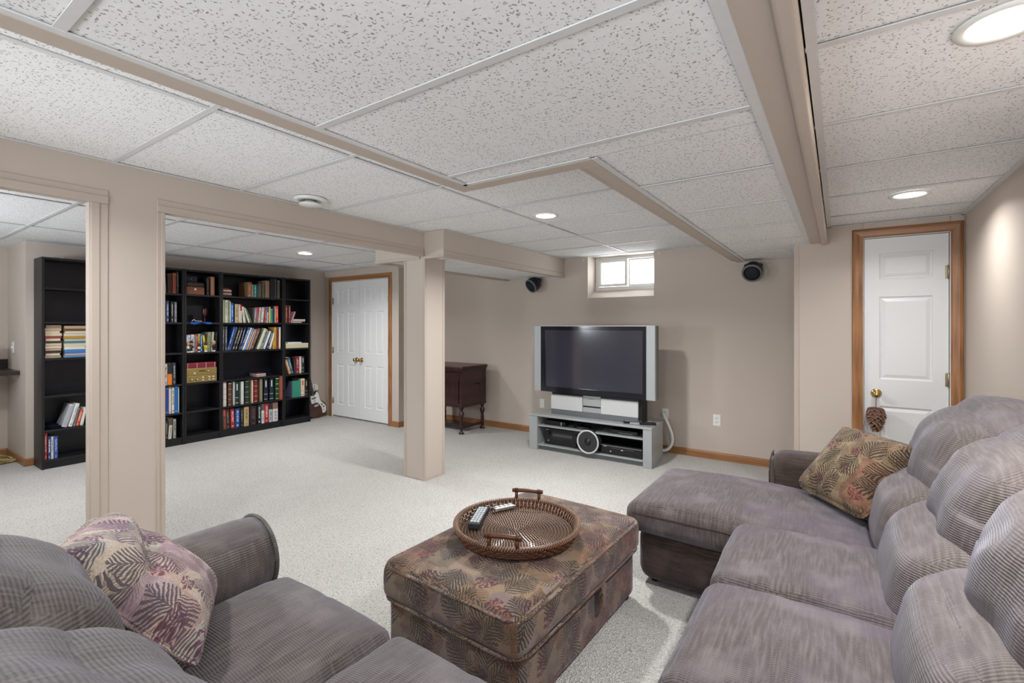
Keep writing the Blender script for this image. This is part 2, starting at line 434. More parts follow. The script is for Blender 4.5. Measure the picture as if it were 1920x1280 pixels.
M['screen'] = plain('plasma_glass', '2a2c39', 0.12, var=0.02)  # blue-grey lifted to put the room's soft reflection into the colour
M['screen'].node_tree.nodes['Principled BSDF'].inputs['Specular IOR Level'].default_value = 0.9
M['bezel'] = plain('plasma_bezel', '12131c', 0.12, var=0.02)
M['page'] = plain('book_pages', 'd8cdb8', 0.9, var=0.1, vscale=250)
M['lamp_on'] = NT('lamp_lens').mat
_b = M['lamp_on'].node_tree.nodes['Principled BSDF']; _b.inputs['Emission Color'].default_value = (1, 0.97, 0.93, 1); _b.inputs['Emission Strength'].default_value = 12
for k in 'ptbklo': M['book_' + k] = make_book(k)
M['sofa'] = make_chenille('taupe_chenille', '463e3b', '645b58', '837b79', '5d535d', (0, 1), 0.007)
M['sofa_back'] = make_chenille('taupe_chenille_backs', '5a524e', '6f6763', '8c8482', '675d67', (0, 1), 0.007)
M['sofa_b'] = make_chenille('grey_chenille_left', '48423f', '67605c', '827c78', '645d60', (0, 1), 0.007)
M['sofa_base'] = make_chenille('shaded_chenille_base', '302826', '4e423b', '63564e', '4a3f3e', (1, 0), 0.007)  # darker copy with the brown shade of the sofa sides in its colour
PAL = ['8f7a62', '806650', '6e5442', '68655a', '857c76', '744a40', '96867a', '7a6d70', '7d6c5e']  # mauve-grey entry puts the top's violet sheen into the cloth colour
M['tapestry'] = make_fern('fern_tapestry_ottoman', 8.0, PAL, ('2b2720', '4a3826', '3a3e3c'), ('64241f', '5a2a40'), 0.3, 0.25)
M['tapestry_pillow'] = make_fern('fern_tapestry_pillow', 8.5, ['9a8468', '8d7658', '7f5f4a', '8a7868', '94866a', '7c4c40', 'a08c70', '86705c'], ('23231f', '463828', '2c2b27'), ('6a1f24', '571c38'), 2.1)
M['tapestry_pale'] = make_fern('fern_tapestry_pale_pillow', 10.5, ['cbbfb2', 'b8a89a', 'b39088', 'a9a8a0', 'c4b4a4', '97788c', 'bcb2a6'], ('44444a', '7d6e68', '574a5c'), ('6a2040', '5b2a66'), 4.4)

# ================================================================== the room shell
YB, XR, YD, XRET = 5.24, 0.705, 4.38, -0.285      # TV wall, right wall, white-door wall and its return
XP = -3.02                                         # partition with the two cased openings
XF, YC, XC = -6.55, 4.47, -4.90                    # far-left wall, closet wall, closet wall's outside corner
YN, XN = 1.18, -7.30                               # niche wall, niche end wall
YF = -1.5                                          # wall behind the camera

floor = struct(MB().box(-7.6, 0.9, YF - .1, 5.7, -0.1, 0).build('floor', M['carpet']), 'cream flecked loop-pile carpet over the whole basement floor')

# walls ------------------------------------------------------------
wx0, wx1, wz = -2.478, -1.681, 1.703
m = MB()
m.box(XC - .1, wx0, YB, YB + .3, 0, 2.4); m.box(wx1, XR + .1, YB, YB + .3, 0, 2.4); m.box(wx0, wx1, YB, YB + .3, 0, wz - .02)
m.box(wx0, wx1, YB, YB + .3, 2.205, 2.4)
m.prism([(YB, wz - .02), (YB + .3, wz - .02), (YB + .3, 1.80), (YB + .23, 1.80), (YB, wz)], wx0, wx1, 'x')
struct(m.build('wall_back', M['paint']), 'beige wall behind the television with a small high window')
struct(MB().box(XR, XR + .1, YF, YB, 0, 2.4).build('wall_right', M['paint']), 'beige wall behind the right sofa')
m = MB()                                           # white-door wall and its return
dx0, dx1, dz = 0.150, 0.632, 2.018
m.box(XRET, dx0, YD, YD + .1, 0, 2.3); m.box(dx1, XR, YD, YD + .1, 0, 2.3); m.box(dx0, dx1, YD, YD + .1, dz, 2.3)
m.box(XRET, XRET + .1, YD + .1, YB, 0, 2.3)
struct(m.build('wall_door', M['paint'], bevel=.004), 'beige wall around the single white door')
MBc = MB().prism([(XRET - .004, YD - .004), (XRET + .028, YD - .004), (XRET + .028, YD), (XRET, YD), (XRET, YD + .028), (XRET - .004, YD + .028)], 0, 2.0, 'z')
struct(MBc.build('trim_1', M['trimpaint']))
struct(MB().box(XN, XR, YF - .1, YF, 0, 2.4).build('wall_front', M['paint']))
m = MB(); m.box(XF - .1, XF, YN, YC + .1, 0, 2.3)
struct(m.build('wall_left', M['paint']), 'beige wall behind the black bookcases')
struct(MB().box(XN, XF - .1, YN, YN + .1, 0, 2.3).build('wall_niche', M['paint']), 'short beige wall beside the dark counter')
struct(MB().box(XN - .1, XN, YF, YN + .1, 0, 2.3).build('wall_far_left', M['paint']))
cx0, cx1, cz = -6.366, -5.100, 2.035               # double-door opening
m = MB()
m.box(XF, cx0, YC, YC + .12, 0, 2.3); m.box(cx1, XC, YC, YC + .12, 0, 2.3); m.box(cx0, cx1, YC, YC + .12, cz, 2.3)
m.box(XC - .1, XC, YC + .12, YB, 0, 2.3)
struct(m.build('wall_closet', M['paint']), 'beige wall around the white double doors')
m = MB(); m.box(XF, XC - .1, YC + .45, YC + .47, 0, 2.3); m.box(XF - .1, XF, YC + .1, YC + .47, 0, 2.3)
struct(m.build('wall_closet_inside', M['paint']))
# partition with openings
m = MB()
m.box(XP - .05, XP, YF, .45, 0, 2.197)
m.box(XP - .05, XP, .45, .765, 1.985, 2.197)
m.box(XP - .05, XP, .765, 1.08, 0, 2.197)
m.box(XP - .05, XP, 1.08, 3.06, 1.990, 2.197)
struct(m.build('wall_partition', M['paint']), 'beige partition with two cased openings into the bookcase room')
def casing(name, pts):
    """painted two-step casing boards on the partition face: list of (y0,y1,z0,z1,inner side)"""
    m = MB()
    for (y0, y1, z0, z1, side) in pts:
        m.box(XP - .055, XP + .006, y0, y1, z0, z1)
        if side == 't': m.box(XP + .0055, XP + .011, y0, y1, z0, z0 + (z1 - z0) * .55)
        elif side == 'l': m.box(XP + .0055, XP + .011, y0, y0 + (y1 - y0) * .5, z0, z1)
        else: m.box(XP + .0055, XP + .011, y0 + (y1 - y0) * .5, y1, z0, z1)
    return struct(m.build(name, M['trimpaint'], bevel=.003), 'painted casing round the opening')
casing('trim_2', [(.44, .838, 1.98, 2.048, 't'), (.77, .838, 0, 1.98, 'l')])
casing('trim_3', [(1.046, 3.04, 1.985, 2.052, 't'), (1.046, 1.082, 0, 1.985, 'r')])
# post
pc = struct(MB().box(-3.278, XP, 3.058, 3.312, 0, 1.99).build('column', M['paint'], bevel=.004), 'square beige post between the rooms')
m = MB()
for (x, y, sx, sy) in ((XP, 3.058, 1, -1), (XP, 3.312, 1, 1), (-3.278, 3.058, -1, -1)):
    m.prism([(x + sx * .003, y + sy * .003), (x - sx * .026, y + sy * .003), (x - sx * .026, y + sy * .0002), (x + sx * .0002, y + sy * .0002), (x + sx * .0002, y - sy * .026), (x + sx * .003, y - sy * .026)], 0, 1.985, 'z')
m.build('corner_bead', M['trimpaint'], pc)
# boxed soffit past the post
bx0, bx1, by0, bz = -3.665, -2.79, 3.05, 1.985
m = MB()
m.box(bx1 - .02, bx1, by0 + .0205, YB, bz - .012, 2.197); m.box(bx0, bx0 + .02, by0 + .0205, YB, bz - .012, 2.197)
m.box(bx0, -3.0699, by0 - .001, by0 + .02, bz - .012, 2.197); m.box(XP, bx1, by0, by0 + .02, bz - .012, 2.197)
box = struct(m.build('trim_4', M['paint']), 'beige boxed soffit running from the post to the TV wall')
m = MB()
for a in ((bx1 - .045, bx1 + .008, by0 - .008, YB), (bx0 - .008, bx0 + .045, by0 - .008, YB)):
    m.box(*a, bz - .022, bz + .002)
m.box(bx0 + .045, -3.07, by0 - .008, by0 + .045, bz - .022, bz + .002); m.box(XP, bx1 - .045, by0 - .008, by0 + .045, bz - .022, bz + .002)
m.box(bx1 - .001, bx1 + .006, by0 - .006, YB, bz + .03, bz + .036)
m.build('soffit_moulding', M['trimpaint'], box, bevel=.004)
y = by0 + .045
k = 0
for y1 in (3.27, 3.88, 4.49, 5.10, YB):
    MB().box(bx0 + .047, bx1 - .047, y + .008, y1 - .004, bz - .002, bz + .015).build('soffit_tile', M['tile'], box)
    MB().box(bx0 + .045, bx1 - .045, y1 - .012, y1 + .012, bz - .006, bz - .003).build('grid_bar', M['white_metal'], box)
    y = y1

# suspended ceilings --------------------------------------------------
def ceiling(name, z, xs, ys, skip=None, label=None, wall_angle=()):
    root = anchor(name); root['label'] = label
    for i in range(len(xs) - 1):
        for j in range(len(ys) - 1):
            x0, x1, y0, y1 = xs[i], xs[i + 1], ys[j], ys[j + 1]
            if skip and skip(x0, x1, y0, y1): continue
            h = random.uniform(.001, .004)
            mm = MB(); mm.box(x0 + .007, x1 - .007, y0 + .007, y1 - .007, z + h, z + .018)
            mm.build('ceiling_tile', M['tile'], root)
    for x in xs[1:-1]:
        MB().box(x - .012, x + .012, ys[0], ys[-1], z - .003, z).build('grid_bar', M['white_metal'], root)
    for yy in ys[1:-1]:
        MB().box(xs[0], xs[-1], yy - .012, yy + .012, z - .0034, z - .0002).build('grid_bar', M['white_metal'], root)
    for (x0, x1, y0, y1) in wall_angle:
        MB().box(x0, x1, y0, y1, z - .005, z - .001).build('wall_angle', M['white_metal'], root)
    MB().box(xs[0], xs[-1], ys[0], ys[-1], z + .03, z + .04).build('ceiling_deck', M['white_metal'], root)
    return root
def lines(first, pitch, lo, hi):
    k0 = math.ceil((lo + .02 - first) / pitch); out = [lo]
    while first + k0 * pitch < hi - .02: out.append(first + k0 * pitch); k0 += 1
    return out + [hi]
soff = lambda x0, x1, y0, y1: (x0 > -1.42 and y1 < 1.75) or (x0 > -.8)
ceiling('ceiling_main', ZL, [XP, -1.965, -.745, -.28], lines(.857, .622, YF, YB), soff, 'white fissured tile ceiling beside the partition',
        [(XP, XP + .02, YF, 3.05), (bx1, bx1 + .02, 3.05, YB), (bx1, -.8, YB - .02, YB), (-1.525, -1.5, YF, 1.8)])
ceiling('ceiling_left', ZL + .002, lines(-5.53, 1.22, XN, XP - .05), lines(2.25, .62, YF, YB), lambda x0, x1, y0, y1: (y0 > YC and x1 < XC) or (y0 > YN and x1 < XF),
        'white fissured tile ceiling over the bookcase room', [(XP - .075, XP - .05, YF, 3.05), (XF, XF + .02, YN, YC), (XF, XC, YC - .02, YC), (XC, bx0, YB - .02, YB)])
# dropped centre: polygon  (-1.5..-0.18) south of y=1.68 and (-0.875..-0.18) north of it
ceiling('ceiling_drop', ZC, [-1.40, -.18], lines(.30, .62, YF, 1.675), None, 'lower white fissured ceiling over the ottoman', [(-1.40, -1.378, YF, 1.675), (-.21, -.18, YF, YD), (-1.40, -.78, 1.655, 1.675)])
ceiling('ceiling_drop', ZC + .001, [-.775, -.18], lines(.30, .62, 1.675, YB), None, 'lower white fissured ceiling running to the TV wall', [(-.778, -.755, 1.675, YB)])
ceiling('ceiling_right', ZR, [-.075, XR], lines(.297, .6145, YF, YD), None, 'white fissured tile ceiling over the right sofa', [(-.072, -.046, YF, YD), (XR - .022, XR, YF, YD), (-.07, XR, YD - .02, YD)])
# beige fascia round the dropped centre
m = MB()
def fascia(x0, x1, y0, y1): m.box(x0, x1, y0, y1, ZC - .006, 2.3)
fascia(-1.462, -1.40, YF, 1.748); fascia(-1.40, -.78, 1.675, 1.748); fascia(-.842, -.78, 1.7485, YB)
tr = struct(m.build('trim_5', M['trimpaint'], bevel=.003), 'beige moulding edging the dropped ceiling beside the partition side')
m = MB(); m.box(-1.505, -1.4625, YF, 1.79, ZC + .010, 2.28); m.box(-1.4625, -.8855, 1.7485, 1.79, ZC + .010, 2.28); m.box(-.885, -.8425, 1.749, YB, ZC + .010, 2.28)
m.build('bead_moulding', M['trimpaint'], tr)
m = MB(); m.box(-.18, -.078, YF, YD, ZC - .006, 2.3)
tr = struct(m.build('trim_6', M['trimpaint']), 'beige beam edging the dropped ceiling on the sofa side')
m = MB(); m.box(-.108, -.068, YF, YD, ZC - .022, ZC + .03)
m.build('bead_moulding', M['trimpaint'], tr, bevel=.009, seg=3)
struct(MB().box(-7.5, .9, YF - .1, 5.6, 2.32, 2.42).build('ceiling_slab', M['paint']))

# baseboards ------------------------------------------------------------
def baseboard(name, pts, ax, sgn, mat='oak_h'):
    """pts: (a0, a1, b): run a0..a1 along axis ax at wall coordinate b, facing sgn"""
    m = MB(); a0, a1, b = pts
    prof = [(0, 0), (.012, 0), (.012, .062), (.008, .072), (.004, .076), (0, .076)]
    if ax == 'x': m.prism([(b + sgn * p[0], p[1]) for p in prof], a0, a1, 'x')
    else: m.prism([(b + sgn * p[0], p[1]) for p in prof], a0, a1, 'y')
    return struct(m.build(name, M[mat]), None)
baseboard('baseboard_back', (XC, XRET, YB), 'x', -1)
baseboard('baseboard_closet', (cx1 + .066, XC + .012, YC), 'x', -1)
baseboard('baseboard_return', (YC, YB, XC), 'y', 1)
baseboard('baseboard_left', (YN, YC, XF), 'y', 1)
baseboard('baseboard_niche', (XN, XF + .012, YN), 'x', -1)
baseboard('baseboard_far', (YF, YN, XN), 'y', 1)
baseboard('baseboard_right', (YF, YD, XR), 'y', -1)

# panelled doors ---------------------------------------------------------
def door_leaf(w, h, panels, th=.035):
    """front face looks to -Y, origin bottom-left; panels are raised fields in moulded recesses"""
    m = MB()
    xs = sorted({0, w, *[p[0] for p in panels], *[p[1] for p in panels]}); zs = sorted({0, h, *[p[2] for p in panels], *[p[3] for p in panels]})
    pan = {(round(p[0], 4), round(p[2], 4)): p for p in panels}
    for i in range(len(xs) - 1):
        for j in range(len(zs) - 1):
            x0, x1, z0, z1 = xs[i], xs[i + 1], zs[j], zs[j + 1]
            inside = [p for p in panels if p[0] <= x0 + 1e-5 and p[1] >= x1 - 1e-5 and p[2] <= z0 + 1e-5 and p[3] >= z1 - 1e-5]
            if not inside: m.add([(x0, 0, z0), (x1, 0, z0), (x1, 0, z1), (x0, 0, z1)], [(0, 1, 2, 3)])
    for (x0, x1, z0, z1) in panels:
        rings = []
        for (ins, dep) in ((0, 0), (.006, .007), (.014, .009), (.036, .0025)):
            rings.append([(x0 + ins, dep, z0 + ins), (x1 - ins, dep, z0 + ins), (x1 - ins, dep, z1 - ins), (x0 + ins, dep, z1 - ins)])
        for a, b in zip(rings, rings[1:]):
            m.add(a + b, [(k, (k + 1) % 4, 4 + (k + 1) % 4, 4 + k) for k in range(4)])
        m.add(rings[-1], [(0, 1, 2, 3)])
    m.add([(0, 0, 0), (w, 0, 0), (w, 0, h), (0, 0, h), (0, th, 0), (w, th, 0), (w, th, h), (0, th, h)],
          [(4, 7, 6, 5), (0, 4, 5, 1), (1, 5, 6, 2), (2, 6, 7, 3), (3, 7, 4, 0)])
    return m
KNOB = [(.0, -.062), (.014, -.061), (.024, -.054), (.027, -.045), (.024, -.036), (.013, -.029), (.010, -.022), (.010, -.010), (.029, -.008), (.033, -.003), (.033, 0)]
def knob(parent, x, z):
    MB().lathe(KNOB, (x, 0, z), 22, 'y').build('door_knob', M['brass'], parent)
def hinge(parent, x, z):
    m = MB(); m.box(x - .016, x + .016, -.004, .0, z - .045, z + .045); m.lathe([(.006, -.047), (.006, .047)], (x, -.006, z), 10)
    m.build('hinge', M['nickel'], parent)
def oak_casing(name, x0, x1, zt, y, w=.066):
    """mitred oak casing with a stepped profile, three boards"""
    root = anchor(name)
    prof = [(0, 0), (0, -.010), (.010, -.014), (.030, -.017), (.045, -.019), (.058, -.016), (w, -.010), (w, 0)]
    for side in (-1, 1):
        xi = x0 if side < 0 else x1
        m = MB(); n = len(prof)
        vs = [(xi + side * p[0], y + p[1], 0) for p in prof] + [(xi + side * p[0], y + p[1], zt + p[0]) for p in prof]
        m.add(vs, [(k, (k + 1) % n, n + (k + 1) % n, n + k) for k in range(n)]); m.build('casing_side', M['oak_v'], root)
    m = MB(); n = len(prof)
    vs = [(x0 - p[0], y + p[1], zt + p[0]) for p in prof] + [(x1 + p[0], y + p[1], zt + p[0]) for p in prof]
    m.add(vs, [(k, (k + 1) % n, n + (k + 1) % n, n + k) for k in range(n)]); m.build('casing_head', M['oak_h'], root)
    m = MB()
    m.box(x0 - .001, x0 + .004, y - .004, y + .10, 0, zt); m.box(x1 - .004, x1 + .001, y - .004, y + .10, 0, zt); m.box(x0, x1, y - .004, y + .10, zt - .004, zt)
    m.build('door_jamb', M['white'], root)
    m = MB(); m.box(x0 + .004, x1 - .004, y + .06, y + .07, 0, zt); m.build('door_stop', M['white'], root)
    return root
struct(oak_casing('trim_7', dx0, dx1, dz, YD), 'oak casing around the single white door')
dr = anchor('door_1', (dx0 + .008, YD + .012, .012)); dr['label'] = 'white three-panel door with brass knob beside the right sofa'
w1 = dx1 - dx0 - .016
door_leaf(w1, dz - .02, [(.088, w1 - .082, 1.70, 1.888), (.088, w1 - .082, .972, 1.572), (.088, w1 - .082, .20, .778)]).build('door_leaf', M['white'], dr)
knob(dr, .07, .868); hinge(dr, w1 - .002, 1.73); hinge(dr, w1 - .002, .99); hinge(dr, w1 - .002, .2)
struct(oak_casing('trim_8', cx0, cx1, cz, YC), 'oak casing around the white double doors')
dr = anchor('door_2', (cx0 + .007, YC + .012, .022)); dr['label'] = 'white panelled closet double doors with brass knobs'
w2 = (cx1 - cx0 - .018) / 2; h2 = cz - .03
pan = [(w2 * a, w2 * b, c * h2, d * h2) for (a, b) in ((.18, .42), (.58, .82)) for (c, d) in ((.835, .945), (.475, .775), (.085, .385))]
for k in range(2):
    lf = door_leaf(w2, h2, pan).build('door_leaf', M['white'], dr, loc=(k * (w2 + .004), 0, 0))
    knob(lf, w2 - .055 if k == 0 else .055, .855)
    hx = 0.002 if k == 0 else w2 - .002
    for z in (1.72, .98, .22): hinge(lf, hx, z)

# window ------------------------------------------------------------------
wd = anchor('window_1'); wd['label'] = 'small white two-pane basement window high in the TV wall'
yw = YB + .225
x0, x1, z0, z1 = wx0, wx1, 1.795, 2.205
fr = MB(); fr.box(x0, x0 + .045, yw, yw + .06, z0, z1); fr.box(x1 - .045, x1, yw, yw + .06, z0, z1); fr.box(x0 + .045, x1 - .045, yw, yw + .06, z0, z0 + .05); fr.box(x0 + .045, x1 - .045, yw, yw + .06, z1 - .035, z1)
fr.build('window_frame', M['plate'], wd, bevel=.004)
xm = x0 + .38
sa = MB(); a0, a1, b0, b1 = x0 + .047, xm + .03, z0 + .052, z1 - .037
for q in ((a0, a0 + .032, b0, b1), (a1 - .032, a1, b0, b1), (a0 + .032, a1 - .032, b0, b0 + .032), (a0 + .032, a1 - .032, b1 - .032, b1)): sa.box(q[0], q[1], yw - .012, yw + .02, q[2], q[3])
s1 = sa.build('sash', M['plate'], wd, bevel=.003)
sb = MB(); c0, c1 = xm + .032, x1 - .047
for q in ((c0, c0 + .022, b0, b1), (c1 - .022, c1, b0, b1), (c0 + .022, c1 - .022, b0, b0 + .02), (c0 + .022, c1 - .022, b1 - .02, b1)): sb.box(q[0], q[1], yw + .022, yw + .045, q[2], q[3])
s2 = sb.build('sash', M['plate'], wd, bevel=.003)
gl = NT('window_glass')
gl.b.inputs['Transmission Weight'].default_value = 1.0; gl.b.inputs['Roughness'].default_value = 0.02; gl.b.inputs['IOR'].default_value = 1.02
MB().box(a0 + .03, a1 - .03, yw + .002, yw + .006, b0 + .03, b1 - .03).build('pane', gl.mat, s1)
MB().box(c0 + .02, c1 - .02, yw + .032, yw + .036, b0 + .018, b1 - .018).build('pane', gl.mat, s2)

# recessed lights -----------------------------------------------------------
LAB = {0: 'recessed ceiling light in the tiles in front of the television', 1: 'recessed ceiling light over the bookcase room',
       2: 'large bright recessed light above the right sofa', 3: 'small recessed light nearest the single white door'}
for i, (x, y, z, p) in enumerate(CANS_AND_FILLS[:4]):
    t = thing('recessed_light', LAB[i], 'ceiling light', (x, y, z), group='recessed ceiling lights')
    MB().lathe([(.098, -.002), (.096, -.007), (.080, -.008), (.070, -.003), (.068, .0), (.098, .0)], (0, 0, 0), 32, caps=False).build('trim_ring', M['plate'], t)
    MB().lathe([(.001, -.0045), (.070, -.0045), (.070, -.0015), (.001, -.0015)], (0, 0, 0), 32).build('lens', M['lamp_on'], t)
t = thing('ceiling_vent', 'round white two-tier air diffuser on the ceiling by the partition', 'air vent', (-2.83, 1.825, ZL))
MB().lathe([(.10, -.001), (.102, -.010), (.098, -.016), (.055, -.018), (.055, -.001)], (0, 0, 0), 36).build('vent_collar', M['plate'], t)
MB().lathe([(.035, -.016), (.035, -.030), (.066, -.034), (.070, -.039), (.060, -.046), (.0, -.047)], (0, 0, 0), 32).build('vent_disc', M['plate'], t)

# wall plates -----------------------------------------------------------------
def outlet(name, label, cat, loc, rot, slots=True, toggle=False):
    t = thing(name, label, cat, loc, rot)
    MB().box(-.036, .036, -.006, 0, -.058, .058).build('plate', M['plate'], t, bevel=.003)
    if slots:
        for z in (-.020, .020):
            r = MB(); r.box(-.017, .017, -.0085, -.0055, z - .014, z + .014); ro = r.build('receptacle', M['plate'], t, bevel=.003)
            s = MB(); s.box(-.008, -.005, -.0095, -.008, z - .002, z + .008); s.box(.005, .008, -.0095, -.008, z - .002, z + .008); s.lathe([(.0025, -.0095), (.0025, -.008)], (0, 0, z - .008), 8, 'y')
            s.build('slot', M['grey_dark'], ro)
    elif toggle:
        MB().box(-.005, .005, -.016, -.005, -.010, .012).build('toggle', M['plate'], t, bevel=.002)
    return t
outlet('wall_outlet', 'white duplex outlet low on the wall right of the TV stand', 'outlet', (-1.031, YB, .404), 0)
outlet('wall_plate', 'blank white wall plate just left of the TV stand', 'wall plate', (-3.107, YB, .385), 0, slots=False)
outlet('wall_outlet', 'white outlet plate with a cable plugged in behind the TV stand', 'outlet', (-1.555, YB, .415), 0)
outlet('light_switch', 'white switch on the niche wall above the dark counter', 'switch', (-7.045, YN, 1.15), 0, slots=False, toggle=True)
outlet('wall_outlet', 'white outlet behind the electric guitar', 'outlet', (XF, 4.30, .43), PI / 2)
pts = [(-1.572, YB - .012, .412), (-1.565, YB - .04, .41), (-1.535, YB - .075, .385), (-1.505, YB - .085, .33), (-1.47, YB - .09, .25), (-1.455, YB - .09, .185), (-1.462, YB - .09, .12), (-1.49, YB - .095, .07), (-1.53, YB - .10, .042), (-1.62, YB - .11, .03)]
def smooth(pts, k=6):
    P = [Vector(p) for p in pts]; out = []
    for i in range(len(P) - 1):
        p0, p1, p2, p3 = P[max(i - 1, 0)], P[i], P[i + 1], P[min(i + 2, len(P) - 1)]
        for j in range(k):
            u = j / k
            out.append(0.5 * ((2 * p1) + (p2 - p0) * u + (2 * p0 - 5 * p1 + 4 * p2 - p3) * u * u + (-p0 + 3 * p1 - 3 * p2 + p3) * u ** 3))
    return out + [P[-1]]
hose = MB().tube(smooth(pts), .017, 12).build('cable_sleeve', M['plate'])
tag(hose, 'thick white cable sleeve hanging from the outlet beside the TV stand', 'cable')
for (x, z, lab) in ((-2.535, 2.165, 'tiny white hook on the wall just left of the window'), (-1.62, 2.17, 'tiny white hook on the wall just right of the window')):
    h = MB(); h.box(-.006, .006, -.004, 0, -.014, .014); h.tube([(0, -.003, .004), (0, -.018, .0), (0, -.020, .008)], .003, 6)
    o = h.build('wall_hook', M['plate'], loc=(x, YB, z)); tag(o, lab, 'hook')

# ================================================================== upholstered furniture
def soft_box(size, r=.05, crown=(0, 0, 0), cuts=22, wr=0.0, wsc=(6, 6, 6), seed=0.0, deform=None, pinch=0.0):
    """rounded, puffed, wrinkled cushion centred on the origin; returns an MB (welded grid)"""
    hx, hy, hz = (s / 2 for s in size)
    bm = bmesh.new(); bmesh.ops.create_cube(bm, size=2.0)
    bmesh.ops.subdivide_edges(bm, edges=bm.edges[:], cuts=cuts, use_grid_fill=True)
    h = Vector((hx, hy, hz)); rr = min(r, hx * .999, hy * .999, hz * .999)
    for v in bm.verts:
        u = v.co.copy()
        # denser sampling near the rounded rim
        u = Vector([math.sin(c * PI / 2) * .55 + c * .45 for c in u])
        p = Vector((u.x * hx, u.y * hy, u.z * hz))
        inner = Vector([max(-(h[i] - rr), min(h[i] - rr, p[i])) for i in range(3)])
        d = p - inner
        if d.length > 1e-9: p = inner + d.normalized() * rr
        fx, fy, fz = (1 - u.x * u.x), (1 - u.y * u.y), (1 - u.z * u.z)
        n = Vector((u.x, u.y, u.z))
        p.x += crown[0] * u.x * abs(u.x) * (fy * fz) ** .7
        p.y += crown[1] * u.y * abs(u.y) * (fx * fz) ** .7
        p.z += crown[2] * u.z * abs(u.z) * (fx * fy) ** .7
        if pinch:
            e = (1 - (u.x * u.y) ** 2 * pinch) ; p.z *= e
        if deform: p = deform(p, u)
        if wr:
            q = Vector((p.x * wsc[0] + seed, p.y * wsc[1] + seed * 1.7, p.z * wsc[2] - seed))
            a = noise.noise(q) + .5 * noise.noise(q * 2.3) + .25 * noise.noise(q * 5.1)
            dn = p.normalized() if p.length else n
            p = p + Vector((dn.x * .6, dn.y * .6, dn.z)) * (wr * a)
        v.co = p
    m = MB(); bm.verts.index_update()
    m.v = [tuple(v.co) for v in bm.verts]; m.f = [tuple(v.index for v in f.verts) for f in bm.faces]
    m.m = [0] * len(m.f); m.sm = [True] * len(m.f); bm.free()
    return m
def soft(name, mat, parent, c, size, rot=(0, 0, 0), **kw):
    o = soft_box(size, **kw).build(name, mat, parent)
    o.location = c; o.rotation_euler = rot
    return o
def piping(parent, pts, mat, r=.0055, closed=False):
    return MB().tube(pts, r, 6, closed).build('piping', mat, parent)
def rrect(x0, x1, y0, y1, r, z, n=5):
    out = []
    for (cx, cy, a0) in ((x1 - r, y1 - r, 0), (x0 + r, y1 - r, 90), (x0 + r, y0 + r, 180), (x1 - r, y0 + r, 270)):
        for i in range(n + 1):
            a = math.radians(a0 + 90 * i / n); out.append((cx + r * math.cos(a), cy + r * math.sin(a), z))
    return out

# ---- right sectional sofa with chaise (backs along the right wall, seats face -X)
RS = thing('sectional_sofa', 'taupe ribbed sectional sofa with a chaise end along the right wall', 'sofa', (0.15, 2.0, 0))
def at(x, y, z): return (x - .15, y - 2.0, z)
YB0, YB1, YB2, YB3 = 3.19, 2.44, 1.84, 1.22
XS, XJ = -.372, .145                                 # seat front, seat / back junction
m = MB(); m.box(*[v - .15 for v in (-.33, .66)], YB3 - .62 - 2, YB1 - 2, .03, .31)
m.build('base_frame', M['sofa_base'], RS, bevel=.03, seg=3)
# chaise base with rounded front corners
soft('chaise_base', M['sofa_base'], RS, at(-.40, 2.835, .165), (.985, .70, .29), r=.075, cuts=18)
for (x, y) in ((-.82, 2.58), (-.82, 3.1), (-.25, 1.2), (.58, 1.2), (.58, 3.1)): MB().lathe([(.022, 0), (.026, .05)], at(x, y, 0), 12).build('foot', M['black_matte'], RS)
def chaise_def(p, u):
    # the front drops a little, the long surface sags towards the back
    p = p.copy()
    if u.z > 0: p.z += .012 * math.sin((u.x + 1) * 2.2) - .012 * max(0, u.x) ** 2
    return p
soft('chaise_cushion', M['sofa'], RS, at(-.39, 2.82, .365), (1.10, .77, .15), r=.055, crown=(.01, .0, .035), cuts=30, wr=.006, wsc=(5, 9, 9), seed=3.1, deform=chaise_def)
piping(RS, [at(*p) for p in rrect(-.938, .12, 2.437, 3.203, .06, .392)], M['sofa_base'])
def seat_def(s):
    def f(p, u):
        p = p.copy()
        if u.z > -.2:
            p.z += .010 * math.sin(u.x * 3.0 + s) * (1 - u.y * u.y)
            # cross creases where the fabric has been sat on
            p.z -= .014 * math.exp(-((u.x - .32 - .08 * math.sin(u.y * 3 + s)) / .055) ** 2) * (1 - u.y ** 4)
            p.z -= .009 * math.exp(-((u.x + .15 - .1 * math.sin(u.y * 2 - s)) / .05) ** 2) * (1 - u.y ** 4)
        return p
    return f
for k, (a, b) in enumerate(((YB2, YB1), (YB3, YB2), (YB3 - .62, YB3))):
    soft('seat_cushion', M['sofa'], RS, at((XS + XJ) / 2 + .03, (a + b) / 2, .382), (XJ - XS + .10, b - a - .004, .18), r=.052, crown=(.012, .0, .034), cuts=30, wr=.007, wsc=(9, 4, 8), seed=11.3 * k, deform=seat_def(k * 1.7))
    piping(RS, [at(XS + .008, a + .012, .32), at(XS - .004, a + .012, .36), at(XS - .002, a + .016, .405), at(XS - .002, b - .016, .405), at(XS - .004, b - .012, .36), at(XS + .008, b - .012, .32)], M['sofa_base'])
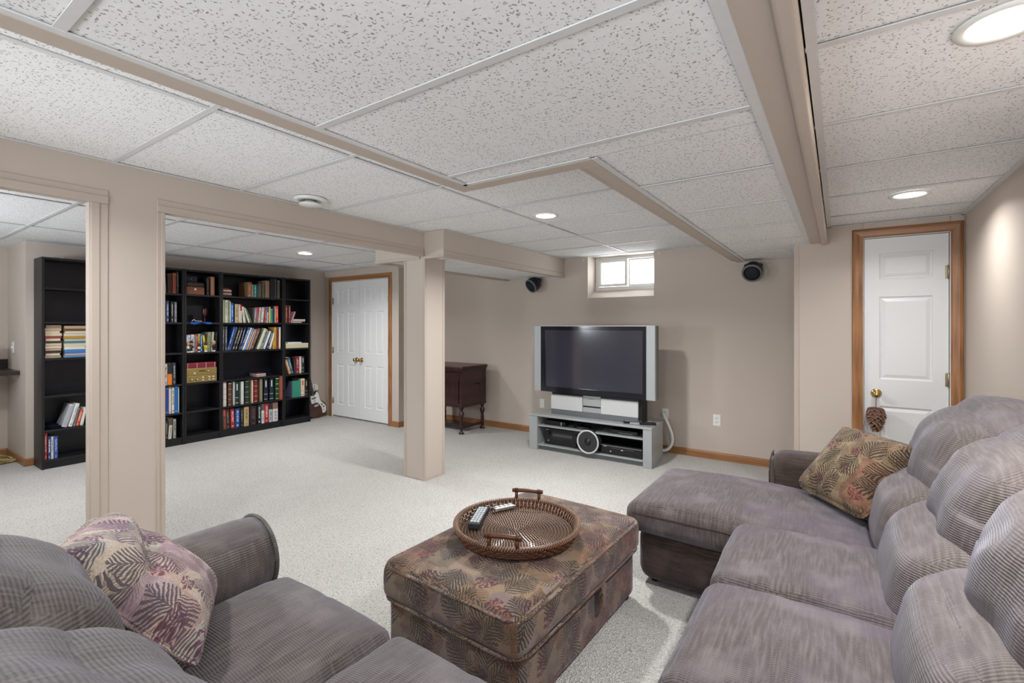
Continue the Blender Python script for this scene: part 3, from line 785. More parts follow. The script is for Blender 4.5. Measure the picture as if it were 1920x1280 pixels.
# lumbar rolls and tall pillows
def lean(k):
    def f(p, u):
        p = p.copy(); p.x += k * p.z
        return p
    return f
for k, (a, b) in enumerate(((YB1, YB0), (YB2, YB1), (YB3, YB2), (YB3 - .62, YB3))):
    yc = (a + b) / 2; w = b - a
    soft('lumbar_cushion', M['sofa_back'], RS, at(.335, yc, .545), (.36, w + .012, .36), r=.12, crown=(.03, .0, .01), cuts=26, wr=.007, wsc=(6, 4, 7), seed=5.1 + 7 * k, deform=lean(.22))
    def pf(p, u, k=k):
        p = p.copy(); p.x += .30 * p.z + .03 * u.z * u.z
        # deep radiating folds down the middle of the overstuffed pillow
        fold = math.sin(u.y * 6.5 + 1.5 * u.z + k * 2.1) * (1 - u.y * u.y)
        if u.x < .3: p.x += .007 * fold * (1 - .3 * u.z)
        a = math.atan2(u.z + 1.25, u.y + (.9 if k % 2 else -.9)); p.x -= .008 * math.sin(a * 15) * max(0, u.z) * (1 - u.x) * .5
        p.z -= .035 * u.y * u.y * (1 if u.z > 0 else .2)
        return p
    soft('back_pillow', M['sofa_back'], RS, at(.475, yc, .815), (.27, w + .03, .46), r=.132, crown=(.06, .015, .025), cuts=40, wr=.012, wsc=(7, 4, 6), seed=2.2 + 9 * k, deform=pf)
m = MB(); m.box(*[v - .15 for v in (.46, .66)], YB3 - .62 - 2, YB0 - 2, .05, .80)
m.build('back_frame', M['sofa_base'], RS, bevel=.05, seg=4)
# far arm
def arm_def(p, u):
    p = p.copy()
    if u.z > 0: p.z += .012 * u.x
    return p
soft('arm', M['sofa_base'], RS, at(.12, 3.305, .325), (.92, .215, .60), r=.075, crown=(0, .008, .012), cuts=22, wr=.003, deform=arm_def)
piping(RS, [at(-.336, 3.208, .08), at(-.338, 3.208, .50), at(-.335, 3.225, .575), at(-.330, 3.26, .606), at(-.330, 3.345, .606), at(-.335, 3.39, .575), at(-.338, 3.402, .50), at(-.336, 3.402, .08)], M['sofa_base'], .0045)

# ---- left sofa (backs near the camera, seats face +Y)
LS = thing('sofa', 'grey-brown ribbed sofa with a rolled arm facing the television', 'sofa', (-1.1, .6, 0))
def al(x, y, z): return (x + 1.1, y - .6, z)
X0, X1, X2 = -1.665, -1.085, -.46
m = MB(); m.box(X0 - .02 + 1.1, X2 + 1.1, -.02 - .6, .94 - .6, .03, .33); m.build('base_frame', M['sofa_base'], LS, bevel=.03, seg=3)
for k, (a, b) in enumerate(((X0, X1), (X1, X2))):
    def sd(p, u, k=k):
        p = p.copy()
        if u.z > -.2:
            p.z += .008 * math.sin(u.y * 3 + k) * (1 - u.x * u.x) - .006 * math.exp(-((u.x + u.y * .3 - .2) / .06) ** 2)
        return p
    soft('seat_cushion', M['sofa_b'], LS, al((a + b) / 2, .665, .392), (b - a - .004, .64, .18), r=.052, crown=(.0, .012, .034), cuts=30, wr=.006, wsc=(4, 9, 8), seed=21 + 9 * k, deform=sd)
    piping(LS, [al(a + .012, .972, .34), al(a + .012, .986, .37), al(a + .018, .984, .415), al(b - .018, .984, .415), al(b - .012, .986, .37), al(b - .012, .972, .34)], M['sofa_base'])
for k, (a, b) in enumerate(((X0, X1), (X1, X2))):
    xc = (a + b) / 2; w = b - a
    def lf(p, u):
        p = p.copy(); p.y -= .22 * p.z; return p
    soft('lumbar_cushion', M['sofa_b'], LS, al(xc, .25, .545), (w + .012, .36, .34), r=.125, crown=(0, .035, .01), cuts=22, wr=.011, seed=31 + k, deform=lf)
    def pf2(p, u, k=k):
        p = p.copy(); p.y -= .24 * p.z + .03 * u.z * u.z
        fold = math.sin(u.x * 6.5 + 1.5 * u.z + k * 2.1) * (1 - u.x * u.x)
        if u.y > -.3: p.y -= .012 * fold
        p.z -= .035 * u.x * u.x * (1 if u.z > 0 else .2)
        return p
    soft('back_pillow', M['sofa_b'], LS, al(xc, .165, .755), (w + .03, .32, .40), r=.125, crown=(.012, .045, .02), cuts=28, wr=.010, wsc=(3, 5, 5), seed=41 + 5 * k, deform=pf2)
m = MB(); m.box(X0 - .02 + 1.1, X2 + 1.1, -.14 - .6, .06 - .6, .05, .72); m.build('back_frame', M['sofa_base'], LS, bevel=.05, seg=4)
# rolled arm: profile in (x, z) swept along y
prof = []
for i in range(25):
    a = math.radians(205 - 230 * i / 24)
    prof.append((-1.795 + .145 * math.cos(a), .53 + .135 * math.sin(a)))
prof = [(-1.905, .05), (-1.905, .40)] + prof + [(-1.668, .44), (-1.668, .05)]
m = MB(); ny = 14; n = len(prof); b0 = 0
for j in range(ny + 1):
    y = .05 + (.935 - .05) * j / ny
    ins = 0 if j < ny else .012
    for (x, z) in prof: m.v.append(al(x + ( -1.785 - x) * ins * 5, y if j < ny else y + .012, z - (z - .35) * ins * 1.5))
for j in range(ny):
    for i in range(n - 1):
        m.quad([j * n + i, j * n + i + 1, (j + 1) * n + i + 1, (j + 1) * n + i], 0, True)
m.quad([ny * n + i for i in range(n)]); m.quad([i for i in range(n)][::-1])
m.build('arm', M['sofa_b'], LS)
piping(LS, [al(x, .938, z) for (x, z) in prof[1:-1]], M['sofa_b'], .006)

# ---- ottoman
OT = thing('ottoman', 'fern-patterned tapestry storage ottoman under the wicker tray', 'ottoman', (-1.2, 1.855, 0), math.radians(-1.9))
soft('ottoman_base', M['tapestry'], OT, (0, 0, .14), (.655, 1.025, .235), r=.022, cuts=14, wr=.003)
soft('top_cushion', M['tapestry'], OT, (0, 0, .325), (.705, 1.075, .155), r=.042, crown=(.006, .006, .034), cuts=30, wr=.006, wsc=(5, 5, 7), seed=8.8)
piping(OT, rrect(-.351, .351, -.536, .536, .07, .386), M['tapestry'], .006, True)
piping(OT, rrect(-.351, .351, -.536, .536, .07, .258), M['tapestry'], .006, True)
for x in (-.29, .29):
    for y in (-.47, .47): MB().lathe([(.022, 0), (.026, .03)], (x, y, 0), 12).build('foot', M['black_matte'], OT)
st = MB().prism([(.335, .245), (.362, .262), (.372, .225), (.366, .165), (.352, .160), (.350, .215)], .06, .105, 'y')
st.build('pull_strap', M['tapestry'], OT, bevel=.003)

# ---- throw pillows
def pillow(name, label, loc, eul, side, th, mat, seed, fold=0.0):
    def f(p, u):
        p = p.copy()
        k = 1 - .07 * (1 - u.x * u.x) * abs(u.y) ** 3 - 0.0
        # edges bow inward between the pointed corners
        ck = 1 - .085 * abs(u.x * u.y) ** 4
        p.x *= ck; p.y *= ck
        p.x *= 1 - .06 * (1 - u.y * u.y) * abs(u.x) ** 2; p.y *= 1 - .06 * (1 - u.x * u.x) * abs(u.y) ** 2
        e = max(abs(u.x), abs(u.y)); p.z *= max(.04, (1 - e ** 3.2)) ** .62
        p.z += fold * math.exp(-((u.x + .35 * u.y + .25) / .14) ** 2) * (1 - u.y * u.y) * -1
        return p
    t = thing(name, label, 'cushion', loc); t.rotation_euler = eul
    mb = soft_box((side, side, th), r=.02, crown=(0, 0, .02), cuts=34, wr=.006, wsc=(8, 8, 8), seed=seed, deform=f)
    mb.planar = True
    mb.build('cushion_cover', mat, t)
    pts = []
    n = 14; h = side / 2
    for (ax, s) in (('y', -1), ('x', 1), ('y', 1), ('x', -1)):
        for i in range(n):
            q = -1 + 2 * i / n
            if s > 0 and ax == 'y' or s < 0 and ax == 'x': q = -q
            o = h * (1 - .06 * (1 - q * q)) * (1 - .085 * abs(q) ** 4)
            q *= (1 - .085 * abs(q) ** 8)
            pts.append((q * h * .995, s * o, 0) if ax == 'y' else (s * o, q * h * .995, 0))
    MB().tube(pts, .006, 6, True).build('piping', mat, t)
    return t
pillow('throw_pillow', 'tan fern-patterned throw pillow on the chaise beside its arm', (.07, 2.985, .645), (-5.443, .031, -.872), .45, .17, M['tapestry_pillow'], 3.3)
pillow('throw_pillow', 'pale purple-patterned throw pillow against the left sofa arm', (-1.555, .50, .675), (2.988, 2.358, -2.172), .45, .17, M['tapestry_pale'], 9.1, .03)

# ---- wicker tray
TR = thing('wicker_tray', 'round brown woven rattan tray with two handles on the ottoman', 'tray', (-1.205, 1.805, .439), math.radians(22))
wk = plain('rattan', '56311c', 0.32, var=.25, vscale=60); wl = plain('rattan_sheen', 'a08471', 0.22, var=.3, vscale=40, Specular_IOR_Level=.8); wd_ = plain('rattan_shadow', '2a160d', 0.6)  # paler and darker tones put glints and shaded gaps into the colour
R0 = .265
m = MB().lathe([(.0, 0), (R0 - .01, 0), (R0 - .01, .004), (.0, .004)], (0, 0, 0), 48); m.build('tray_base', wd_, TR)
m = MB()                                           # coiled floor: concentric cores with spiral stitches over them
for k in range(17):
    rr = .012 + k * .0148
    m.tube([(rr * math.cos(2 * PI * i / 48), rr * math.sin(2 * PI * i / 48), .0075) for i in range(48)], .0046, 5, True)
mo = m.build('coil', wd_, TR); mo['kind'] = 'stuff'
m = MB()
for k in range(17):
    rr = .012 + k * .0148; n = max(8, int(2 * PI * rr / .0125))
    for i in range(n):
        a = 2 * PI * i / n + k * .22
        a2 = a + .0085 / max(rr, .02)
        c, s_ = math.cos(a), math.sin(a); c2, s2_ = math.cos(a2), math.sin(a2)
        r1, r2 = rr - .0068, rr + .0068
        m.add([(r1 * c, r1 * s_, .0065), (rr * c, rr * s_, .0138), (r2 * c2, r2 * s2_, .0065), (r2 * math.cos(a2 + .004 / rr), r2 * math.sin(a2 + .004 / rr), .0065), (rr * math.cos(a + .0055 / rr), rr * math.sin(a + .0055 / rr), .0138), (r1 * math.cos(a + .004 / rr), r1 * math.sin(a + .004 / rr), .0065)],
              [(0, 1, 4, 5), (1, 2, 3, 4)])
mo = m.build('stitching', wl, TR); mo['kind'] = 'stuff'
m = MB()                                           # flared wall woven in four rows
for k in range(4):
    rr, z = R0 - .004 + k * .005, .006 + k * .0105
    m.tube([((rr + .0022 * math.sin(i * PI / 2 + k * PI)) * math.cos(2 * PI * i / 180), (rr + .0022 * math.sin(i * PI / 2 + k * PI)) * math.sin(2 * PI * i / 180), z) for i in range(180)], .0056, 6, True)
mo = m.build('woven_wall', wk, TR); mo['kind'] = 'stuff'
m = MB()
for i in range(84):
    a = 2 * PI * i / 84; c, s_ = math.cos(a), math.sin(a); d = .10
    m.tube([((R0 - .012) * c, (R0 - .012) * s_, .006), ((R0 - .003) * c, (R0 - .003) * s_, .03), ((R0 + .008) * c, (R0 + .008) * s_, .047)], .0028, 5)
mo = m.build('stake', wl, TR); mo['kind'] = 'stuff'
m = MB(); rm = R0 + .012
m.tube([(rm * math.cos(2 * PI * i / 72), rm * math.sin(2 * PI * i / 72), .048) for i in range(72)], .0085, 8, True)
m.build('rim', wk, TR)
m = MB()
for i in range(150):
    a = 2 * PI * i / 150
    R = Matrix.Rotation(a, 3, 'Z')
    pts = []
    for q in range(9):
        b = 2 * PI * q / 8
        pts.append(R @ Vector((rm + .0098 * math.cos(b), .004 * (q / 8 - .5) * 2, .048 + .0098 * math.sin(b))))
    m.tube(pts, .0016, 4)
mo = m.build('rim_wrap', wl, TR); mo['kind'] = 'stuff'
for s_ in (-1, 1):
    h = MB(); yy = s_ * (R0 + .006)
    h.tube([(-.078, yy, .093), (-.04, yy, .095), (0, yy, .096), (.04, yy, .095), (.078, yy, .093)], .010, 10)
    for x in (-.058, .058):
        h.tube([(x, yy, .045), (x, yy, .090)], .0085, 8)
        for d in (-.006, .0, .006): h.tube([(x + d, yy + .0112 * math.cos(b), .094 + .0112 * math.sin(b)) for b in [2 * PI * i / 10 for i in range(10)]], .0022, 4, True)
    h.build('handle', wk, TR)
def remote(label, loc, rz, size, body, keys, rx=0.0, cols=3, rows=8, keymat=None, cat='remote control'):
    t = thing('remote_control', label, cat, loc); t.rotation_euler = (rx, 0, rz)
    L, w, h = size
    MB().box(-w / 2, w / 2, -L / 2, L / 2, 0, h).build('body', body, t, bevel=.004, seg=3)
    if keys:
        for i in range(cols):
            for j in range(rows):
                x = (i - (cols - 1) / 2) * w * .8 / cols; y = (j - (rows - 1) / 2) * L * .86 / rows
                MB().box(x - w * .32 / cols, x + w * .32 / cols, y - L * .3 / rows, y + L * .3 / rows, h - .001, h + .002).build('key', keymat, t)
    return t
M['key'] = plain('pale_keys', 'b9c2c6', .4); M['chrome'] = plain('brushed_chrome', 'c8c8c8', .22, .9)
remote('black remote with pale keys lying in the wicker tray', (-1.405, 1.782, .4555), math.radians(25), (.215, .055, .026), M['grey_dark'], True, 0, 3, 8, M['key'])
remote('small silver remote propped at the far edge of the wicker tray', (-1.375, 1.945, .462), math.radians(-28), (.115, .036, .016), M['chrome'], True, 0, 2, 4, M['silver_lite'])

# ================================================================== television wall
TV = thing('television', 'wide silver and black flat television with side speakers on the silver stand', 'television', (-2.147, 4.66, 0))
def tl(x): return x + 2.147
m = MB(); m.box(tl(-2.833), tl(-1.465), -.02, .06, .645, 1.372); m.build('rear_housing', M['silver_dark'], TV, bevel=.006)
for a, b in ((-2.833, -2.750), (-1.552, -1.462)):
    m = MB(); m.prism([(tl(a), -.062), (tl(b), -.062), (tl(b), -.02), (tl(a), -.02)], .643, 1.374, 'z'); m.build('side_speaker', M['silver'], TV, bevel=.005)
m = MB()
xa, xb, za, zb = tl(-2.750), tl(-1.552), .645, 1.366
ia, ib, ja, jb = tl(-2.697), tl(-1.588), .700, 1.326
for q in ((xa, xb, za, ja), (xa, xb, jb, zb), (xa, ia, ja, jb), (ib, xb, ja, jb)): m.box(q[0], q[1], -.058, -.02, q[2], q[3])
m.build('bezel', M['bezel'], TV)
MB().box(ia, ib, -.048, -.025, ja, jb).build('screen', M['screen'], TV)
MB().box(xa, xb, -.060, .06, 1.366, 1.373).build('top_trim', M['silver_lite'], TV, bevel=.002)
m = MB(); m.box(tl(-2.62), tl(-1.62), .02, .18, .396, .645); m.build('pedestal', M['black_matte'], TV, bevel=.004)
ctr = MB().prism([(tl(-2.645), -.012), (tl(-2.262), -.012), (tl(-2.262), .012), (tl(-2.645), .012)], .452, .612, 'z'); ctr.build('speaker_grille', M['silver_lite'], TV, bevel=.003)
ctr = MB().prism([(tl(-2.050), -.012), (tl(-1.650), -.012), (tl(-1.650), .012), (tl(-2.050), .012)], .452, .612, 'z')
ctr.build('speaker_grille', M['silver_lite'], TV, bevel=.003)
c1 = MB().box(tl(-2.258), tl(-2.054), -.006, .012, .52, .628).build('centre_panel', M['silver'], TV, bevel=.002)
MB().box(tl(-2.19), tl(-2.13), -.0075, -.006, .594, .600).build('badge', M['silver_dark'], c1)
MB().box(tl(-2.258), tl(-2.054), -.006, .012, .452, .505).build('centre_panel', M['silver'], TV, bevel=.002)
MB().box(tl(-2.254), tl(-2.058), -.004, .012, .505, .520).build('display_slot', M['black'], TV)
MB().box(tl(-2.645), tl(-1.650), -.008, .16, .396, .4515).build('plinth', M['silver_dark'], TV, bevel=.003)
MB().box(tl(-2.645), tl(-1.650), .012, .18, .45, .632).build('base_housing', M['grey_dark'], TV, bevel=.004)

SD = thing('tv_stand', 'low silver television stand with two open shelves of black equipment', 'tv stand', (-2.167, 4.72, 0))
def sl(x): return x + 2.167
def sy(y): return y - 4.72
m = MB(); m.prism([(sl(-2.862), sy(4.525)), (sl(-1.470), sy(4.525)), (sl(-1.486), sy(4.94)), (sl(-2.80), sy(4.94))], .372, .395, 'z'); m.build('top', M['silver'], SD, bevel=.004)
m = MB(); m.prism([(sl(-2.859), sy(4.532)), (sl(-2.755), sy(4.532)), (sl(-2.735), sy(4.93)), (sl(-2.80), sy(4.93))], 0, .372, 'z'); m.build('side', M['silver'], SD, bevel=.003)
m = MB(); m.prism([(sl(-1.562), sy(4.532)), (sl(-1.474), sy(4.532)), (sl(-1.49), sy(4.93)), (sl(-1.58), sy(4.93))], 0, .372, 'z'); m.build('side', M['silver'], SD, bevel=.003)
MB().box(sl(-2.752), sl(-1.566), sy(4.545), sy(4.92), .262, .276).build('shelf', M['silver'], SD, bevel=.002)
MB().box(sl(-2.752), sl(-1.566), sy(4.545), sy(4.92), .050, .064).build('shelf', M['silver'], SD, bevel=.002)
MB().box(sl(-2.752), sl(-1.566), sy(4.575), sy(4.592), 0, .050).build('plinth', M['silver_dark'], SD)
MB().box(sl(-2.752), sl(-1.566), sy(4.915), sy(4.925), .064, .372).build('back_panel', M['black_matte'], SD)

def box_unit(name, label, cat, x0, x1, y0, y1, z0, z1, mat):
    t = thing(name, label, cat, ((x0 + x1) / 2, y0, z0))
    MB().box(-(x1 - x0) / 2, (x1 - x0) / 2, 0, y1 - y0, .006, z1 - z0).build('case', mat, t, bevel=.003)
    f = MB()
    for s in (-1, 1):
        for yy in (.03, y1 - y0 - .03): f.lathe([(.012, 0), (.014, .007)], (s * ((x1 - x0) / 2 - .03), yy, 0), 12)
    f.build('foot', M['grey_dark'], t)
    return t, (x1 - x0) / 2, z1 - z0
t, w, h = box_unit('cable_box', 'black set-top box with a bright strip on the left of the upper shelf', 'set-top box', -2.70, -2.44, 4.60, 4.80, .276, .325, M['black'])
MB().box(w - .055, w - .045, -.002, .0, .008, h - .004).build('light_strip', M['silver_lite'], t)
t, w, h = box_unit('switch_box', 'small black box tangled in cables in the middle of the upper shelf', 'electronics', -2.31, -2.16, 4.60, 4.70, .276, .302, M['black'])
for i in range(4): MB().box(-w + .025 + i * .02, -w + .032 + i * .02, -.002, 0, .012, .017).build('indicator', M['silver'], t)
t, w, h = box_unit('disc_player', 'thin black player with pale display on the right of the upper shelf', 'disc player', -1.93, -1.64, 4.60, 4.83, .276, .318, M['black'])
MB().box(-w + .09, w - .03, -.002, 0, .012, .022).build('display', M['grey_dark'], t)
for i in range(9): MB().box(-w + .10 + i * .016, -w + .110 + i * .016, -.003, 0, .013, .018).build('indicator', M['silver'], t)
t, w, h = box_unit('receiver', 'large black stereo receiver on the left of the lower shelf', 'receiver', -2.70, -2.265, 4.60, 4.88, .064, .246, M['black'])
fp = MB().box(-w + .004, w - .004, -.006, 0, .010, h - .004).build('front_panel', M['black'], t, bevel=.002)
d = MB().box(-w + .10, w - .085, -.008, -.005, .085, .140).build('display', M['grey_dark'], t)
for i in range(14): MB().box(-w + .115 + i * .017, -w + .125 + i * .017, -.009, -.008, .105, .118).build('display_segment', M['silver_dark'], d)
for (x, z, r) in ((-w + .055, .125, .020), (w - .045, .115, .026), (w - .05, .035, .018)): MB().lathe([(r, -.028), (r, -.006)], (x, 0, z), 24, 'y').build('dial', M['black'], t, bevel=.002)
MB().box(-w + .004, w - .004, -.007, -.005, .066, .069).build('groove', M['grey_dark'], t)
for i in range(12): MB().box(-w + .10 + i * .021, -w + .108 + i * .021, -.009, -.005, .040, .046).build('button', M['grey_dark'], t)
MB().box(-w + .02, -w + .055, -.0075, -.005, .160, .166).build('badge', M['silver'], t)
MB().lathe([(.007, -.012), (.007, -.005)], (-w + .055, 0, .045), 12, 'y').build('power_button', M['silver'], t)
t, w, h = box_unit('disc_player', 'black disc player with drawer on the right of the lower shelf', 'disc player', -2.02, -1.585, 4.58, 4.88, .064, .165, M['black'])
MB().box(-w + .12, w - .08, -.004, 0, .062, .078).build('disc_drawer', M['grey_dark'], t, bevel=.002)
MB().box(-w + .004, w - .002, -.003, 0, h - .014, h - .011).build('trim_line', M['silver'], t)
MB().box(-w + .025, -w + .065, -.0025, 0, .076, .083).build('badge', M['silver'], t)
MB().lathe([(.008, -.008), (.008, 0)], (-w + .11, 0, .035), 14, 'y').build('power_button', M['silver'], t)
MB().box(-w + .22, -w + .24, -.005, 0, .056, .062).build('indicator', M['plate'], t)
for i in range(6): MB().box(w - .15 + i * .02, w - .14 + i * .02, -.005, 0, .028, .036).build('button', M['grey_dark'], t)
t = thing('round_speaker', 'round black speaker with silver ring in front of the lower shelf', 'speaker', (-2.135, 4.565, .175))
MB().lathe([(.095, 0), (.118, -.012), (.122, -.03), (.120, -.045), (.110, -.052)], (0, 0, 0), 40, 'y', caps=True).build('housing', M['grey_dark'], t)
MB().lathe([(.110, -.046), (.122, -.046), (.124, -.053), (.119, -.058), (.108, -.056), (.106, -.050)], (0, 0, 0), 40, 'y', caps=False).build('ring', M['silver_lite'], t)
MB().lathe([(.108, -.050), (.075, -.047), (.072, -.052), (.04, -.044), (.0, -.050)], (0, 0, 0), 40, 'y').build('cone', M['grey_dark'], t)
MB().lathe([(.040, -.046), (.034, -.058), (.018, -.066), (.0, -.068)], (0, 0, 0), 28, 'y').build('dust_cap', M['black'], t)
MB().lathe([(.118, .0), (.118, .05), (.06, .09)], (0, -.001, 0), 24, 'y').build('magnet', M['black_matte'], t)
# cables on the upper shelf
cab = MB()
for k in range(7):
    px, py = -2.40 + .06 * k, 4.72; P = [(px, 4.86, .34)]
    for j in range(5): P.append((px + random.uniform(-.07, .09) + j * .015, 4.70 + random.uniform(-.08, .08), .284 + random.uniform(0, .05)))
    P.append((px + .12, 4.86, .30)); cab.tube(smooth(P, 5), .0032, 5)
o = cab.build('cable_tangle', M['black_matte']); tag(o, 'tangle of black cables in the middle of the upper stand shelf', 'cables', kind='stuff')
remote('long black remote with grey keys on the right of the TV stand', (-1.70, 4.645, .396), math.radians(-62), (.19, .05, .022), M['black'], True, 0, 3, 8, M['silver'])
remote('slim silver remote between two black ones on the TV stand', (-1.635, 4.62, .396), math.radians(-66), (.17, .04, .018), M['silver'], False)
remote('short black remote at the right end of the TV stand', (-1.555, 4.655, .396), math.radians(-70), (.16, .052, .022), M['black'], True, 0, 3, 4, M['grey_dark'])

# ball speakers under the ceiling
def satellite(label, loc, aim):
    t = thing('satellite_speaker', label, 'speaker', loc)
    q = Vector(aim).to_track_quat('-Y', 'Z'); Rm = q.to_matrix()
    MB().lathe([(.0, .085), (.045, .078), (.078, .045), (.090, .0), (.088, -.035), (.083, -.05)], (0, 0, 0), 28, 'y', R=Rm).build('housing', M['spk'], t)
    MB().lathe([(.078, -.047), (.088, -.044), (.092, -.054), (.088, -.064), (.074, -.062)], (0, 0, 0), 28, 'y', R=Rm, caps=False).build('ring', M['silver_dark'], t)
    MB().lathe([(.077, -.052), (.06, -.064), (.03, -.072), (.0, -.074)], (0, 0, 0), 28, 'y', R=Rm).build('grille', M['spk_grille'], t)
    MB().box(-.03, .03, .05, YB - loc[1], -.02, .06).build('wall_bracket', M['spk'], t, bevel=.006)
    MB().prism([(-.07, -.03), (.07, -.03), (.085, .07), (-.085, .07)], .0, .06, 'y').build('shoulder', M['spk'], t, bevel=.02)
M['spk'] = plain('navy_black_plastic', '10131f', .4); M['spk_grille'] = plain('navy_black_mesh', '0b0e19', .75, vscale=300)
satellite('dark ball speaker on the TV wall under the boxed soffit', (-3.165, 5.125, 1.895), (-.3, -.75, -.5))
satellite('dark ball speaker on the TV wall right of the window', (-.682, 5.125, 1.905), (-.03, -.8, -.5))

# ================================================================== phonograph cabinet
CB = thing('phonograph_cabinet', 'dark mahogany cabinet on turned legs half hidden by the post', 'cabinet', (-4.28, 4.86, 0))
x0, x1, y0, y1 = -.375, .375, -.255, .245
m = MB(); m.box(x0, x1, y0, y1, .345, .80); m.build('case', M['mahogany'], CB, bevel=.004)
m = MB(); m.prism([(x0 - .012, .795), (x0 - .012, .815), (x0 - .03, .832), (x0 - .03, .846), (x1 + .03, .846), (x1 + .03, .832), (x1 + .012, .815), (x1 + .012, .795)], y0 - .025, y1, 'y')
m.build('cornice', M['mahogany'], CB, bevel=.006)
MB().box(x0 - .025, x1 + .025, y0 - .02, y1, .846, .860).build('lid', M['mahogany_top'], CB, bevel=.006)
m = MB(); m.box(x0 - .006, x1 + .008, y0 - .010, y1, .338, .358); m.build('base_moulding', M['mahogany'], CB, bevel=.004)
for k in range(2):
    a = x0 + .05 + k * .33
    MB().box(a, a + .32, y0 - .014, y0, .385, .70).build('door', M['mahogany'], CB, bevel=.003)
    d = MB(); d.box(a + .04, a + .28, y0 - .019, y0 - .014, .42, .665); dd = d.build('door_panel', M['mahogany'], CB, bevel=.004)
    MB().lathe([(.008, -.035), (.011, -.028), (.006, -.014), (.006, 0)], (a + (.30 if k == 0 else .02), y0 - .012, .555), 12, 'y').build('knob', M['brass'], CB)
MB().box(x0 + .02, x1 - .02, y0 - .008, y0, .72, .785).build('frieze', M['mahogany'], CB, bevel=.003)
MB().box(x1 - .03, x1 + .004, y0 - .008, y0 + .03, .358, .795).build('stile', M['mahogany'], CB, bevel=.003)
cr = MB(); cr.tube([(x1, .05, .62), (x1 + .05, .05, .62), (x1 + .055, .05, .60), (x1 + .055, .05, .56)], .006, 8); cr.lathe([(.008, 0), (.012, .012), (.010, .03), (.004, .034)], (x1 + .055, .05, .52), 10)
cr.build('crank', M['black'], CB)
LEGP = [(.019, .0), (.034, .004), (.034, .016), (.022, .026), (.016, .045), (.017, .060), (.021, .090), (.024, .13), (.022, .17), (.018, .20), (.026, .225), (.036, .245), (.036, .252), (.024, .275), (.017, .295), (.020, .31), (.030, .318), (.030, .345)]
for (x, y) in ((x0 + .04, y0 + .035), (x1 - .035, y0 + .035), (x0 + .04, y1 - .035), (x1 - .035, y1 - .035)):
    MB().lathe(LEGP, (x, y, 0), 18).build('leg', M['mahogany'], CB)
for x in (x0 + .04, x1 - .035): MB().box(x - .012, x + .012, y0 + .04, y1 - .04, .062, .096).build('stretcher', M['mahogany'], CB, bevel=.004)
MB().box(x0 + .045, x1 - .045, -.10, .08, .064, .088).build('stretcher_shelf', M['mahogany'], CB, bevel=.004)

# ================================================================== bookcases
XFR, XBK = -6.25, -6.535
SZ = (.085, .372, .70, 1.06, 1.41, 1.74)
def bookcase(label, ya, yb, clips=()):
    t = thing('bookcase', label, 'bookcase', (-6.39, (ya + yb) / 2, 0), group='black bookcases along the wall')
    c = (ya + yb) / 2; w = (yb - ya) / 2 - .0008; f = XFR + 6.39; b = XBK + 6.39
    for s in (-1, 1): MB().box(b, f, s * (w - .02), s * w, 0, 2.03).build('side_panel', M['black_wood'], t, bevel=.0015)
    MB().box(b, f, -w + .0205, w - .0205, 2.008, 2.029).build('top_panel', M['black_wood'], t)
    for z in SZ: MB().box(b + .006, f - .004, -w + .0205, w - .0205, z - .02, z).build('shelf', M['black_wood'], t, bevel=.001)
    MB().box(b, b + .005, -w + .0205, w - .0205, .065, 2.008).build('back_panel', M['bk_back'], t)
    MB().box(f - .02, f - .012, -w + .0205, w - .0205, 0, .064).build('plinth', M['black_wood'], t)
    for y in clips:
        MB().box(f - .05, f - .03, y - c - .010, y - c + .010, 2.0285, 2.040).build('wall_anchor', M['plate'], t)
    pin = MB()
    for s in (-1, 1):
        for zz in (.90, .94, .98, 1.22, 1.26, 1.30, 1.55, 1.59, 1.63):
            pin.lathe([(.0022, s * (w - .0207)), (.0022, s * (w - .0202))], (f - .05, 0, zz), 6, 'y')
    pin.build('shelf_pin_hole', M['grey_dark'], t)
    return t
M['bk_back'] = plain('black_hardboard', '0f1220', .35, var=.1)
bookcase('black bookcase left of the partition with stacked paperbacks', 1.235, 2.035, (1.386,))
bookcase('narrow black bookcase half hidden behind the partition edge', 2.036, 2.436)
bookcase('narrow black bookcase holding the gold vintage radio', 2.437, 2.837, (2.52,))
bookcase('wide black bookcase full of slanted books', 2.838, 3.638, (3.098,))
bookcase('narrow black bookcase at the end beside the electric guitar', 3.639, 4.038, (3.682,))

UN = {'A': 'leftmost bookcase', 'B': 'half-hidden bookcase', 'C': 'radio bookcase', 'D': 'wide bookcase', 'E': 'end bookcase'}
SN = {'1': 'top shelf', '2': 'second shelf', '3': 'third shelf', '4': 'fourth shelf', '5': 'fifth shelf', '6': 'bottom shelf'}
ORD = 'first second third fourth fifth sixth seventh eighth ninth tenth eleventh twelfth thirteenth fourteenth fifteenth sixteenth seventeenth eighteenth nineteenth twentieth twenty-first twenty-second twenty-third twenty-fourth twenty-fifth twenty-sixth twenty-seventh twenty-eighth twenty-ninth thirtieth'.split()
def ink(o, c): o['ink'] = [float(v) for v in srgb(c)[:3]]
def book_mesh(name, label, group, w, h, d, col, inkc, pat, loc, rot, flat=False):
    """standing book: spine looks to +X, thickness along Y (0..w), height along Z"""
    m = MB(); th = min(.0032, w * .16)
    m.box(-d, 0, 0, th, 0, h); m.box(-d, 0, w - th, w, 0, h)
    n = 5                                            # gently rounded spine
    prof = [(-.006, 0), (0, 0)] + [(.0 + .004 * math.sin(PI * i / n) * min(1, w / .02), w * i / n) for i in range(1, n)] + [(0, w), (-.006, w)]
    m.prism(prof, 0, h, 'z')
    o = m.build(name, M['book_' + pat]); o.color = srgb(col); ink(o, inkc)
    tag(o, label, 'book', group)
    p = MB().box(-d + .004, -.005, th, w - th, .003, h - .003).build('page_block', M['page'], o)
    o.location = loc; o.rotation_euler = rot
    return o
